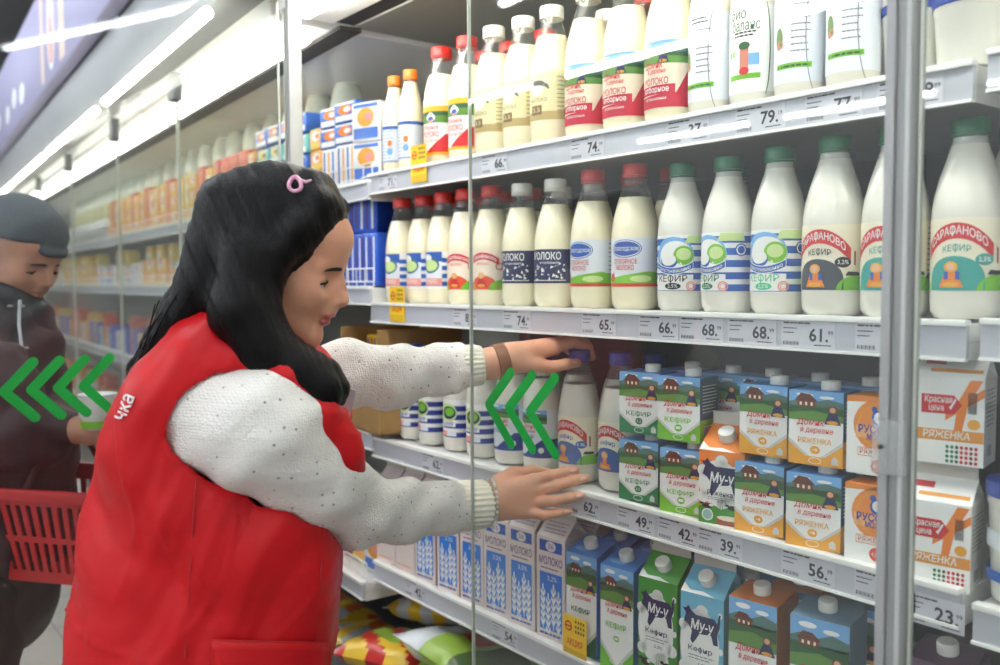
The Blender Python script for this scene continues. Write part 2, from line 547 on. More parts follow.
# --- glass doors
def chevrons(mb, x0, zc, pitch, n, hx, hz, wd, y, m, sgn):
    for k in range(n):
        xa = x0 + k * pitch
        for s in (1, -1):
            p, q = Vector((xa, zc)), Vector((xa + hx, zc + s * hz))
            d = (q - p).normalized(); nn = Vector((-d.y, d.x)) * wd / 2
            ring = [p + nn, q + nn]
            c = math.atan2(nn.y, nn.x)
            for j in range(1, 8):
                aa = c - PI * j / 8
                ring.append(q + Vector((math.cos(aa), math.sin(aa))) * wd / 2)
            ring += [q - nn, p - nn]
            for j in range(1, 8):
                aa = c + PI - PI * j / 8
                ring.append(p + Vector((math.cos(aa), math.sin(aa))) * wd / 2)
            nv = len(ring)
            vs = [(v.x, y, v.y) for v in ring] + [(v.x, y + sgn * 0.0008 + s * 0.00005, v.y) for v in ring]
            fs = [tuple(range(nv)), tuple(range(nv, 2 * nv))] + [(i, (i + 1) % nv, nv + (i + 1) % nv, nv + i) for i in range(nv)]
            mb.add(vs, fs, m)
CHEV = mat('green_sticker', (10, 170, 66), 0.5)
def door(label, width, zb=0.38, zt=2.09, loc=(0, 0, 0), rotz=0.0, chev=None, glass=GLASS):
    t = thing('glass_door', label, 'door', loc, rotz)
    MB().box(0.004, -0.003, zb, width - 0.004, 0.003, zt, glass).build('glass_pane', t)
    e = MB().box(0.001, -0.003, zb, 0.004, 0.003, zt, SEAL); e.build('edge_strip', t)
    MB().box(width - 0.004, -0.004, zb, width, 0.004, zt, SEAL).build('edge_strip', t)
    if chev:
        m = MB(); chevrons(m, y=-0.0031 if chev[-1] < 0 else 0.0031, m=CHEV, sgn=chev[-1], x0=chev[0], zc=chev[1], pitch=chev[2], n=chev[3], hx=chev[4], hz=chev[5], wd=chev[6])
        m.build('arrow_sticker', t)
    return t
door('closed glass door with three green chevrons beside the open gap', 0.76, loc=(-1.2441, GLASS_Y, 0), chev=(0.055, 1.2365, 0.0546, 3, 0.0607, 0.06, 0.018, -1))
door('closed glass door past the near aluminium post', 0.8, loc=(-0.454, GLASS_Y, 0))
# the swung-out door: hinged on the slim post, standing straight out into the aisle
door('open glass door swung into the aisle with four green chevrons', 0.80, loc=(-1.926, 0.895, 0), rotz=-PI / 2,
     chev=(0.585, 1.240, -0.0475, 4, -0.052, 0.055, 0.019, 1), glass=clear('open_door_glass', (0.95, 0.965, 0.96), dust=0.012, refl=0.6))
FE = [-0.095, 0.875, 1.835, 3.02, 4.2, 5.4]
for k in range(5):
    p = far(FE[k + 1], -0.05, 0)
    d_ = door('closed glass door of the further run, %s from the slim post' % ['first', 'second', 'third', 'fourth', 'fifth'][k], FE[k + 1] - FE[k] - 0.006, loc=p, rotz=FAR_ROT, glass=clear('further_glass', (0.95, 0.965, 0.955), dust=0.012, refl=0.7))
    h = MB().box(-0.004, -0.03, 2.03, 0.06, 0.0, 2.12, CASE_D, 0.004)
    h.build('hinge', d_)

# ------------------------------------------------------------------ bottles
def ogive(H, R, neck, cap_h, shoulder=0.5):
    zc = H - cap_h
    P = [(0.0, 0.006), (R * 0.55, 0.004), (R * 0.86, 0.0), (R * 0.97, 0.008), (R, 0.022), (R, H * shoulder)]
    for f, rr in ((0.12, 0.985), (0.3, 0.92), (0.5, 0.80), (0.68, 0.655), (0.82, 0.545)):
        P.append((max(neck, R * rr), H * shoulder + (zc - H * shoulder) * f))
    P += [(neck, zc - (zc - H * shoulder) * 0.08), (neck, zc)]
    return P
def cut(prof, z):
    lo, hi = [], []
    for (r, a), (r2, b) in zip(prof, prof[1:]):
        if a <= z:
            lo.append((r, a))
        if a <= z < b:
            m = (r + (r2 - r) * (z - a) / (b - a), z)
            lo.append(m); hi.append(m)
        if b > z:
            hi.append((r2, b))
    return lo, hi
def feet(a, z):
    return 1 - (0.10 * max(0, math.cos(5 * a)) ** 2 if z < 0.006 else 0)

BOT = {}
def bottle(kind, H, R, neck, fill, capm, milk, clearm, art, shoulder=0.5, cap_h=0.02, lab=None, cap_r=None):
    t = thing('milk_bottle', 'bottle', 'bottle')
    prof = ogive(H, R, neck, cap_h, shoulder)
    lo, hi = cut(prof, H * fill)
    MB().lathe(lo, milk, 32, mod=feet).build('body', t, 50)
    MB().lathe([(r, z) for r, z in hi], clearm, 32, cap_top=False).build('neck', t, 50)
    c = MB()
    cr = cap_r or neck * 1.09
    c.lathe([(cr, H - cap_h), (cr, H - 0.002), (cr * 0.93, H)], capm, 40, mod=lambda a, z: 1 + 0.012 * (1 if math.cos(40 * a / 2) > 0 else -1))
    c.lathe([(cr * 1.02, H - cap_h - 0.004), (cr * 1.02, H - cap_h - 0.001)], capm, 28)
    c.build('cap', t, 40)
    if art:
        m = MB(); A = Art(); art(A, R)
        A.put(m, on_cyl(R), R * 0.22, lay0=0.0004)
        m.build('label', t, 30)
    return t

def W(R, deg=115):
    return R * math.radians(deg)
def fig(A, x, y, s, top, skirt):
    """small figure of a village woman printed on a label"""
    A.poly([(x - s * .42, y), (x + s * .42, y), (x + s * .2, y + s * .55), (x - s * .2, y + s * .55)], skirt, 4)
    A.ell(x, y + s * .72, s * .24, s * .2, top, 4, 10); A.ell(x, y + s * .72, s * .15, s * .14, SKIN_INK, 5, 10)
    A.ell(x, y + s * .1, s * .3, s * .1, AMBER, 5, 8)
def art_saraf(word, pct, dark, circ):
    def f(A, R):
        w = W(R, 150)
        A.rect(-w, .036, w, .128, CREAM, 0)
        yb = lambda x: -14 * x * x
        A.ell(-.002, .050, .036, .030, circ, 1, 24, 0, PI); A.rect(-.038, .036, .034, .050, circ, 1)
        A.ell(.050, .036, .026, .020, LIME, 2, 16, 0, PI); A.ell(.085, .036, .03, .026, DGREEN, 1, 16, 0, PI); A.ell(-.075, .036, .035, .02, LIME, 1, 16, 0, PI)
        A.band(-.044, .044, lambda x: .112 + yb(x), .020, RED, 2, 14)
        A.poly([(.040, .076), (.052, .070), (.052, .09), (.040, .095)], mat('dark_red_print', (150, 26, 32), .45), 1)
        A.text('САРАФАНОВО', 0, .112, .0105, WHITE, 4, .072, .012, yf=yb)
        A.text(word, .000, .090, .0085, dark, 3, .034, .008, yf=lambda x: -9 * x * x)
        fig(A, -.006, .040, .036, AMBER, ORANGE)
        A.rect(-.014, .050, -.009, .060, BLUE, 6); A.rect(.000, .050, .005, .060, BLUE, 6)
        A.ell(.033, .075, .0115, .0075, dark, 2, 16); A.text(pct, .033, .075, .006, WHITE, 3, .015, .01)
        A.poly([(.036, .056), (.060, .056), (.058, .061), (.040, .062)], BLACK, 3)
        A.lines(.066, .095, .118, 9, .007, .0018, GREY, 2, seed=3)
    return f
def art_stripe(word, wcol, oval, bottom=None):
    def f(A, R):
        w = W(R, 160)
        A.rect(-w, .032, w, .126, WHITE, 0)
        for y in (.033, .052, .071, .090, .109):
            A.rect(-w, y, w, y + .011, BLUE, 1)
        A.ell(0, .091, .036, .032, SKY, 2); A.ell(.004, .089, .031, .027, WHITE, 3); A.ell(.018, .092, .017, .016, LIME, 4); A.ell(.018, .094, .012, .010, mat('pale_green_print', (205, 228, 150), .5), 5)
        A.ell(-.008, .082, .016, .012, BLUE, 4); A.ell(-.008, .085, .014, .010, WHITE, 5)
        A.poly([(.02, .112), (.064, .112), (.062, .125), (.026, .125)], mat('pale_green_print', (205, 228, 150), .5), 3)
        A.ell(.058, .098, .010, .010, BLUE, 3); A.ring(.058, .098, .008, .008, .002, WHITE, 4)
        A.band(-.034, .034, lambda x: .066 + 9 * x * x, .012, WHITE, 6, 10); A.band(-.033, .033, lambda x: .066 + 9 * x * x, .0095, BLUE, 7, 10)
        A.text('простоквашино', 0, .066, .0062, WHITE, 9, .058, .008, yf=lambda x: 9 * x * x)
        A.rect(-.036, .034, .034, .060, WHITE, 6)
        A.text(word, -.002, .053, .0105, wcol, 8, .052, .006)
        A.ell(.0, .041, .014, .0055, oval, 7, 16); A.text('2,5%', 0, .041, .006, WHITE, 8, .017)
        A.ring(.030, .041, .008, .008, .002, PINK, 8); A.ring(.030, .041, .005, .005, .0015, PINK, 8)
        if bottom:
            A.rect(-.036, .034, .034, .047, bottom, 9)
    return f
def art_red_oval(A, R):       # red cap, pale label with a red ribbon and strawberry-red mound
    w = W(R, 150)
    A.rect(-w, .032, w, .120, mat('pale_label', (240, 226, 205), .5), 0)
    A.band(-.030, .036, lambda x: .104 - 10 * x * x, .015, RED, 2, 10)
    A.text('сарафаново', .003, .104, .008, WHITE, 3, .055, .01, yf=lambda x: -10 * x * x)
    A.ell(.0, .033, .034, .030, mat('orange_red_print', (226, 84, 50), .5), 1, 20, 0, PI)
    A.ell(.045, .032, .032, .022, LIME, 2, 20, 0, PI); A.ell(-.05, .032, .03, .02, LIME, 1, 20, 0, PI)
    fig(A, -.004, .038, .034, AMBER, RED); A.ring(.036, .082, .008, .008, .002, RED, 2)
    A.text('молоко', .0, .088, .007, RED, 3, .03)
def art_navy(A, R):
    w = W(R, 165)
    A.rect(-w, .046, w, .112, NAVY, 0)
    A.text('МОЛОКО', .002, .098, .014, WHITE, 3, .066, .014)
    A.text('пастеризованное', .010, .086, .005, WHITE, 3, .04)
    rr = random.Random(5)
    for k in range(26):
        x, y = -.03 + .07 * rr.random(), .052 + .03 * rr.random()
        A.poly([(x, y), (x + .003 + .006 * rr.random(), y + .004 * rr.random()), (x + .002, y + .003 + .004 * rr.random())], WHITE, 2)
    A.rect(-.035, .051, .045, .0525, WHITE, 2)
    A.rect(.062, .07, .082, .104, mat('grey_navy_print', (110, 116, 140), .5), 1); A.lines(.062, .084, .064, 2, .006, .002, WHITE, 2)
def art_volog(A, R):
    w = W(R, 150)
    A.rect(-w, .040, w, .126, mat('pale_blue_label', (222, 228, 234), .5), 0)
    A.ell(.0, .107, .031, .016, BLUE, 1); A.ring(.0, .107, .029, .0145, .0015, WHITE, 2)
    A.text('Вологодское', 0, .107, .0085, WHITE, 3, .05, .006)
    A.text('ОТБОРНОЕ', 0, .084, .0085, RED, 3, .046, .01); A.text('МОЛОКО', 0, .073, .0085, RED, 3, .034, .01)
    A.poly([(-w, .046), (w, .046), (w, .058), (.045, .067), (.01, .062), (-.03, .055), (-w, .058)], LIME, 1)
    A.ell(.03, .054, .02, .006, mat('pale_green_print', (205, 228, 150), .5), 2); A.ell(-.03, .058, .007, .010, RED, 2); A.ell(-.03, .068, .004, .006, WHITE, 3)
    A.rect(-w, .040, w, .046, mat('red_orange_strip', (222, 72, 52), .5), 2)
    A.lines(.062, .090, .118, 9, .008, .002, GREY, 2)
def scene_strip(A, x0, x1, y0, y1, lay=1):
    h = y1 - y0; L = x1 - x0
    A.rect(x0, y0 + h * .5, x1, y1, SKY, lay)
    A.ell(x0 + L * .3, y1 - h * .14, L * .16, h * .06, WHITE, lay + 1, 12); A.ell(x0 + L * .7, y1 - h * .2, L * .14, h * .05, WHITE, lay + 1, 12)
    A.poly([(x0, y0 + h * .45), (x1, y0 + h * .45), (x1, y0 + h * .66), (x0 + L * .72, y0 + h * .75), (x0 + L * .45, y0 + h * .62), (x0 + L * .2, y0 + h * .70), (x0, y0 + h * .6)], mat('far_hill_print', (84, 120, 110), .5), lay + 1)
    A.rect(x0, y0, x1, y0 + h * .5, DGREEN, lay + 1)
    A.poly([(x0, y0), (x1, y0), (x1, y0 + h * .2), (x0 + L * .5, y0 + h * .34), (x0, y0 + h * .24)], mat('meadow_print', (92, 140, 58), .5), lay + 2)
def house(A, x, y, s, lay=4):
    A.poly([(x - s * .5, y), (x + s * .5, y), (x + s * .5, y + s * .38), (x - s * .5, y + s * .38)], BROWN, lay)
    A.poly([(x - s * .64, y + s * .34), (x + s * .64, y + s * .34), (x + s * .2, y + s * .72), (x - s * .3, y + s * .76)], mat('roof_print', (98, 52, 42), .5), lay + 1)
    for k in (-.3, 0, .3):
        A.rect(x + s * (k - .06), y + s * .1, x + s * (k + .06), y + s * .28, CREAM, lay + 1)
def art_domik_bottle(A, R):
    w = W(R, 150)
    A.rect(-w, .020, w, .130, mat('pale_label', (240, 226, 205), .5), 0)
    scene_strip(A, -w, w, .092, .130)
    house(A, -.026, .104, .020); fig(A, .012, .094, .024, BROWN, NAVY)
    A.text('Домик', -.006, .090, .011, RED, 7, .036, .01, .15); A.text('в деревне', .0, .080, .008, RED, 7, .034, .006, .15)
    A.text('МОЛОКО', -.004, .063, .011, mat('crimson_print', (196, 36, 62), .5), 5, .050, .012)
    A.text('отборное', -.002, .050, .0095, WHITE, 8, .048, .012)
    CR = mat('crimson_print', (196, 36, 62), .5)
    A.poly([(-.036, .042), (.032, .042), (.032, .058), (-.036, .056)], CR, 4)
    A.poly([(-w, .020), (w, .020), (w, .064), (.06, .088), (.034, .044), (-.05, .038), (-w, .038)], CR, 3)
    A.text('пастеризованное', -.002, .035, .005, WHITE, 8, .04)
def art_yellow_red(A, R):
    w = W(R, 150)
    A.rect(-w, .020, w, .130, WHITE, 0)
    A.rect(-w, .118, w, .130, mat('gold_band', (240, 176, 40), .45), 2)
    A.rect(-w, .092, w, .118, mat('meadow_print', (92, 140, 58), .5), 1); A.rect(-w, .108, w, .118, DGREEN, 2)
    A.ell(.0, .104, .012, .009, WHITE, 3); fig(A, .0, .092, .026, WHITE, BLUE)
    A.text('Отборное', -.004, .082, .0105, RED, 3, .048, .008, .12)
    A.text('МОЛОКО', -.004, .066, .012, RED, 3, .050, .012); A.text('отборное', -.004, .053, .009, PINK, 3, .046, .008)
    A.poly([(-.02, .020), (w, .020), (w, .075), (.035, .066)], RED, 2); A.poly([(-w, .020), (-.02, .020), (-.05, .034), (-w, .034)], RED, 2)
    A.rect(-w, .020, w, .026, mat('gold_band', (240, 176, 40), .45), 3)
def art_beige(A, R):
    w = W(R, 150)
    A.rect(-w, .044, w, .134, BEIGE, 0)
    A.rect(-w, .044, w, .060, mat('tan_print', (190, 168, 112), .5), 1)
    A.ell(-.004, .102, .025, .018, mat('dark_olive_print', (92, 92, 88), .5), 1, 20, 0, PI); A.ell(-.004, .098, .023, .012, BEIGE, 2, 20, 0, PI)
    A.ell(-.004, .100, .014, .010, WHITE, 3)
    A.text('молоко', -.004, .083, .010, mat('olive_text', (150, 140, 96), .5), 3, .040)
    A.rect(-.020, .054, .006, .072, mat('dark_tan_print', (134, 104, 62), .5), 3); A.text('3,5', -.007, .063, .009, BEIGE, 5, .018)
    A.lines(.036, .064, .124, 9, .008, .002, mat('olive_text', (150, 140, 96), .5), 2)
    A.rect(.05, .048, .068, .066, mat('dark_olive_print', (92, 92, 88), .5), 3)
def art_bio(A, R):
    w = W(R, 150)
    A.rect(-w, .020, w, .150, WHITE, 0)
    A.text('био', -.012, .138, .016, DGREEN, 3, .028, .0, .0); A.text('баланс', .0, .120, .016, DGREEN, 3, .046, .0)
    A.lines(-.018, .02, .109, 2, .005, .0025, BLACK, 2)
    A.ring(.028, .085, .012, .075, .002, DGREEN, 2, 16, -1.2, 1.2)
    A.rect(-.008, .055, .006, .088, mat('berry_print', (206, 130, 110), .5), 2); A.ell(-.001, .090, .009, .006, DGREEN, 3); A.ell(-.001, .052, .008, .006, RED, 3)
    A.rect(.006, .060, .022, .078, SKY, 2); A.rect(-.028, .040, .024, .048, LIME, 2); A.rect(-.03, .075, -.018, .084, LIME, 2)
def art_info(A, R):
    w = W(R, 150)
    A.rect(-w, .020, w, .158, mat('cool_white_label', (232, 236, 232), .5), 0)
    A.ring(.034, .09, .02, .09, .0015, GREY, 1, 16, 1.9, 4.3)
    A.lines(-.016, .020, .148, 2, .006, .002, BLACK, 2, seed=2)
    A.lines(-.006, .022, .130, 8, .0095, .002, GREY, 2, seed=4)
    A.rect(-.030, .040, .024, .048, LIME, 2); A.lines(-.028, .022, .042, 1, .01, .003, DGREEN, 3)
    A.ell(-.026, .085, .007, .016, mat('leaf_print', (110, 140, 80), .5), 2); A.ell(-.024, .076, .006, .006, mat('berry_print', (206, 130, 110), .5), 3)
def art_bluewhite(A, R):
    w = W(R, 150)
    A.rect(-w, .024, w, .112, mat('cool_white_label', (226, 232, 240), .5), 0)
    A.lines(.0, .04, .098, 9, .008, .002, mat('pale_blue_text', (150, 165, 205), .5), 2)
    for k in range(4):
        A.rect(-.018, .05 + k * .014, -.004, .058 + k * .014, BLUE, 2)
    A.ell(-.03, .085, .012, .010, DGREEN, 2); A.rect(-.05, .030, -.022, .046, ORANGE, 2); A.rect(-w, .104, w, .112, BLUE, 1); A.rect(-w, .024, w, .029, mat('pale_blue_text', (150, 165, 205), .5), 1)
    A.ell(.03, .05, .008, .008, SKY, 3); A.ell(.03, .07, .006, .008, ORANGE, 3)
def art_small_stripe(A, R):
    w = W(R, 165)
    A.rect(-w, .030, w, .118, WHITE, 0)
    for y in (.031, .052, .072, .092):
        A.rect(-w, y, w, y + .012, mat('navy_stripe', (44, 62, 140), .45), 1)
    A.ell(.0, .088, .026, .022, mat('pale_green_print', (205, 228, 150), .5), 2); A.ell(.004, .088, .019, .015, NAVY, 3); A.ell(.006, .090, .013, .010, LIME, 4)
    A.rect(-.022, .056, .022, .068, WHITE, 3); A.text('КЕФИР', 0, .062, .008, BLUE, 5, .036, .01)
    A.rect(-.020, .034, .0, .046, PINK, 3); A.rect(.0, .034, .024, .046, mat('pale_blue_label', (222, 228, 234), .5), 3)
def art_triangle(A, R):
    w = W(R, 160)
    A.rect(-w, .030, w, .128, mat('pale_blue_label', (222, 228, 234), .5), 0)
    A.poly([(-.02, .030), (w, .030), (w, .070), (.03, .068)], mat('navy_stripe', (44, 62, 140), .45), 1); A.rect(-w, .030, w, .036, mat('navy_stripe', (44, 62, 140), .45), 2)
    A.ell(.028, .046, .006, .006, WHITE, 3); scene_strip(A, -.04, .04, .100, .128)
    A.text('Домик', 0, .094, .010, RED, 7, .034, .01, .15); A.text('в деревне', .0, .085, .007, RED, 7, .034, .006, .15); A.text('КЕФИР', -.006, .072, .009, BLUE, 5, .038, .01)
def art_blue_panel(A, R):      # red caps at the shelf's far end: blue edge, pink foot
    w = W(R, 165)
    A.rect(-w, .034, w, .118, WHITE, 0)
    for y in (.040, .058, .076, .094):
        A.rect(-w, y, w, y + .010, BLUE, 1)
    A.rect(-.036, .096, .034, .118, BLUE, 2); A.rect(-.036, .050, .034, .096, mat('pale_blue_label', (222, 228, 234), .5), 2)
    A.ell(.002, .088, .026, .019, mat('dark_teal_print', (72, 110, 130), .5), 3); A.ell(.004, .087, .020, .013, mat('pale_green_print', (205, 228, 150), .5), 4); A.ell(-.006, .104, .014, .009, WHITE, 3)
    A.rect(-.032, .041, .034, .058, PINK, 3); A.text('МОЛОКО', .0, .050, .008, WHITE, 5, .046, .012)

SPEC = {
 # kind: (H, R, neck, fill, cap, milk, clear, art, shoulder, description, group)
 'saraf_dark': (.256, .0435, .0205, .87, CAPG, KEFIR, FROST, art_saraf('КЕФИР', '3,2%', BLACK, mat('slate_print', (70, 76, 84), .5)), .50, 'green-capped kefir bottle with red ribbon and black lettering'),
 'saraf_teal': (.256, .0435, .0205, .87, CAPG, KEFIR, FROST, art_saraf('КЕФИР', '2,5%', TEAL, TEAL), .50, 'green-capped kefir bottle with red ribbon and teal lettering'),
 'saraf_blue': (.256, .0420, .0195, .74, CAPB, KEFIR, PET, art_saraf('кефир', '1%', BLUE, mat('slate_blue_print', (52, 92, 160), .5)), .46, 'blue-capped kefir bottle with red ribbon label'),
 'stripe_dark': (.247, .0415, .0205, .87, CAPG, KEFIR, FROST, art_stripe('КЕФИР', BLACK, BLACK), .52, 'green-capped kefir bottle in blue stripes with black lettering'),
 'stripe_teal': (.247, .0415, .0205, .87, CAPG, KEFIR, FROST, art_stripe('КЕФИР', GREEN, GREEN), .52, 'green-capped kefir bottle in blue stripes with dark green lettering'),
 'stripe_green': (.252, .0415, .0205, .87, CAPG, KEFIR, FROST, art_stripe('КЕФИР', mat('mint_print', (70, 190, 130), .5), mat('mint_print', (70, 190, 130), .5)), .52, 'green-capped kefir bottle in blue stripes with mint lettering'),
 'volog': (.258, .0425, .0205, .77, CAPR, MILK, PET, art_volog, .49, 'red-capped milk bottle with blue oval label'),
 'navy': (.250, .0420, .0200, .80, CAPW, MILK, PET, art_navy, .47, 'white-capped milk bottle with navy label'),
 'red_oval': (.255, .0425, .0205, .80, CAPR, MILK, PET, art_red_oval, .48, 'red-capped milk bottle with red ribbon label'),
 'blue_panel': (.255, .0425, .0205, .78, CAPR, MILK, PET, art_blue_panel, .48, 'red-capped milk bottle with blue striped label'),
 'domik_b': (.275, .0440, .0215, .78, CAPR, MILK, PET, art_domik_bottle, .50, 'red-capped bottle with crimson label corner'),
 'domik_w': (.275, .0440, .0215, .78, CAPW, MILK, PET, art_domik_bottle, .50, 'white-capped bottle with crimson label corner'),
 'yellow_red': (.268, .0425, .0215, .76, CAPR, MILK, PET, art_yellow_red, .50, 'red-capped bottle with gold label band'),
 'beige': (.268, .0430, .0215, .78, CAPW, MILK, PET, art_beige, .50, 'white-capped milk bottle with beige label'),
 'bio': (.262, .0380, .0180, .93, CAPG, KEFIR, FROST, art_bio, .60, 'slim yoghurt bottle with dark green lettering'),
 'info': (.262, .0365, .0180, .93, CAPG, KEFIR, FROST, art_info, .60, 'slim yoghurt bottle turned to its small print'),
 'orange': (.236, .0310, .0155, .88, CAPO, MILK, PET, art_bluewhite, .50, 'small orange-capped yoghurt bottle with blue and white label'),
 'small_stripe': (.235, .0385, .0195, .78, CAPB, KEFIR, PET, art_small_stripe, .50, 'blue-capped kefir bottle in navy stripes'),
 'triangle': (.245, .0410, .0195, .78, CAPB, KEFIR, PET, art_triangle, .52, 'blue-capped kefir bottle with navy triangle'),
 'plain_teal': (.247, .0415, .0205, .87, CAPT, KEFIR, FROST, None, .52, 'teal-capped kefir bottle'),
}
ORD = ['first', 'second', 'third', 'fourth', 'fifth', 'sixth', 'seventh', 'eighth', 'ninth', 'tenth', 'eleventh', 'twelfth', 'thirteenth', 'fourteenth', 'fifteenth', 'sixteenth', 'seventeenth', 'eighteenth', 'nineteenth', 'twentieth', 'twenty-first', 'twenty-second', 'twenty-third', 'twenty-fourth', 'twenty-fifth', 'twenty-sixth', 'twenty-seventh', 'twenty-eighth', 'twenty-ninth', 'thirtieth', 'thirty-first', 'thirty-second']
def place(kind, pos, where, group, extra_rot=0.0, make=None, desc=None, alike='alike'):
    """pos: list of (x, y, z, rot)"""
    sp = SPEC.get(kind)
    desc = desc or sp[9]
    n = len(pos)
    out = []
    for i, (x, y, z, r) in enumerate(pos):
        lab = '%s %s' % (desc, where) if n == 1 else '%s %s, %s of %d' % (desc, where, ORD[i] + (' from left' if len((desc + ' ' + where).split()) < 11 else ''), n)
        if kind in BOT:
            o = dup(BOT[kind], (x, y, z), r, lab, group)
        else:
            o = make() if make else bottle(kind, *sp[:8], shoulder=sp[8])
            o.location = (x, y, z); o.rotation_euler = (0, 0, r); o['label'] = lab; o['group'] = group
            BOT[kind] = o
        out.append(o)
    return out
rnd = random.Random(11)
def rowpos(xs, z, y=1.182, jit=0.004, base=0.0, ang=7):
    return [(x, y + rnd.uniform(-jit, jit), z + 0.001, math.radians(base + rnd.uniform(-ang, ang))) for x in xs]
G1, G2, G3, G4 = 'bottles on the top shelf', 'bottles on the second shelf', 'bottles on the third shelf', 'cartons on the bottom shelf'
# second shelf, front row
place('blue_panel', rowpos([-1.858, -1.768, -1.680], Z2), 'on second shelf', G2, )
place('red_oval', rowpos([-1.592, -1.503], Z2, base=20), 'on second shelf', G2)
place('navy', rowpos([-1.396, -1.294], Z2, base=10), 'on second shelf', G2)
place('volog', rowpos([-1.194, -1.089], Z2, base=10), 'on second shelf', G2)
place('stripe_dark', rowpos([-.979], Z2, base=16), 'on second shelf', G2)
place('stripe_teal', rowpos([-.882], Z2, base=-8), 'on second shelf', G2)
place('stripe_green', rowpos([-.790], Z2, base=8), 'on second shelf', G2)
place('saraf_dark', rowpos([-.697], Z2, base=4, ang=0), 'on second shelf', G2)
place('saraf_teal', rowpos([-.605], Z2, base=4, ang=0), 'on second shelf', G2)
place('saraf_teal_big', rowpos([-.514], Z2, y=1.19, base=6, ang=0), 'past the post on second shelf', G2,
      make=lambda: bottle('b', *SPEC['saraf_teal'][:8], shoulder=.5), desc=SPEC['saraf_teal'][9])
# second shelf, row behind
for kind, xs in (('blue_panel2', [-1.86, -1.76, -1.67]), ('red_oval2', [-1.58, -1.49]), ('navy2', [-1.39, -1.29]), ('volog2', [-1.19, -1.09])):
    src = kind[:-1]
    BOT[kind] = BOT[src]
    place(kind, rowpos(xs, Z2, y=1.285), 'behind its front-row double' if len(xs) == 1 else 'in back row on second shelf', G2, desc=SPEC[src][9])
BOT['stripe_b'] = BOT['stripe_dark']; BOT['saraf_b'] = BOT['saraf_dark']
place('plain_teal', rowpos([-.955, -.86, -.755, -.655], Z2, y=1.29), 'in back row on second shelf', G2)
place('saraf_b', rowpos([-.50], Z2, y=1.30), 'behind another past the post', G2, desc=SPEC['saraf_dark'][9])
# top shelf
place('orange', rowpos([-1.880, -1.800], Z1, y=1.175, base=-20), 'on top shelf', G1)
place('yellow_red', rowpos([-1.690, -1.582], Z1, base=14), 'on top shelf', G1)
place('beige', rowpos([-1.486, -1.397, -1.308], Z1, base=14), 'on top shelf', G1)
place('domik_w', rowpos([-1.203, -1.103], Z1, base=10), 'on top shelf', G1)
place('domik_b', rowpos([-1.004], Z1, base=10), 'on top shelf', G1)
place('info', rowpos([-.919], Z1, base=10), 'beside the green-lettered one on top shelf', G1)
place('bio', rowpos([-.840], Z1, base=8), 'on top shelf', G1)
BOT['info2'] = BOT['info']
place('info2', rowpos([-.757, -.672], Z1, base=16), 'near the post, top shelf', G1, desc=SPEC['info'][9])
for o in (-1,):
    pass
BOT['yr2'] = BOT['yellow_red']; BOT['be2'] = BOT['beige']; BOT['do2'] = BOT['domik_b']; BOT['bi2'] = BOT['bio']
place('yr2', rowpos([-1.66, -1.56, -1.44], Z1, y=1.285), 'in back row on top shelf', G1, desc=SPEC['yellow_red'][9])
place('be2', rowpos([-1.33, -1.26], Z1, y=1.29), 'in back row on top shelf', G1, desc=SPEC['beige'][9])
place('do2', rowpos([-1.15, -1.05, -.97], Z1, y=1.285), 'in back row on top shelf', G1, desc=SPEC['domik_b'][9])
place('bi2', rowpos([-.87, -.78, -.70], Z1, y=1.275), 'in back row on top shelf', G1, desc=SPEC['bio'][9])
# third shelf, bottles left of the cartons
place('small_stripe', rowpos([-1.845, -1.750, -1.652, -1.556], Z3, y=1.20), 'on third shelf', G3)
place('triangle', rowpos([-1.458, -1.357], Z3, y=1.20, base=10), 'on third shelf', G3)
place('saraf_blue', [(-1.243, 1.195, Z3 + .001, .1)], 'held by the woman', G3)
BOT['saraf_blue2'] = BOT['saraf_blue']
place('saraf_blue2', [(-1.142, 1.205, Z3 + .001, .12)], 'next to the cartons on third shelf', G3, desc=SPEC['saraf_blue'][9])
BOT['ss2'] = BOT['small_stripe']; BOT['tr2'] = BOT['triangle']
place('ss2', rowpos([-1.85, -1.755, -1.655, -1.56], Z3, y=1.30), 'in back row on third shelf', G3, desc=SPEC['small_stripe'][9])
place('tr2', rowpos([-1.455, -1.355, -1.24, -1.15], Z3, y=1.305), 'in back row on third shelf', G3, desc=SPEC['triangle'][9])

# ------------------------------------------------------------------ cartons
def carton_cap(t, x, y, z, r, tilt=0.0, h=0.013):
    c = MB()
    c.lathe([(r, 0), (r, h * 0.85), (r * 0.93, h)], CAPW, 36, mod=lambda a, z: 1 + 0.012 * (1 if math.cos(18 * a) > 0 else -1))
    o = c.build('cap', t, 40, loc=(x, y, z))
    o.rotation_euler[0] = tilt
    return o
def brick(base, sidem, topm, w, d, h, front, right=None, capr=0.0135, cap=True, slope=0.0):
    """straight carton with a low screw cap"""
    t = thing('milk_carton', 'carton', 'carton')
    b = MB().box(-w / 2, -d / 2, 0, w / 2, d / 2, h, sidem, 0.0018, top=topm, front=base)
    b.build('body', t, 40)
    m = MB(); A = Art(); front(A, w, h)
    A.put(m, on_front(-d / 2 - 0.0002), None)
    if right:
        A2 = Art(); right(A2, d, h); A2.put(m, on_right(w / 2 + 0.0002), None)
    m.build('printing', t, 0)
    if cap:
        carton_cap(t, w * 0.12, 0.0, h, capr)
    return t
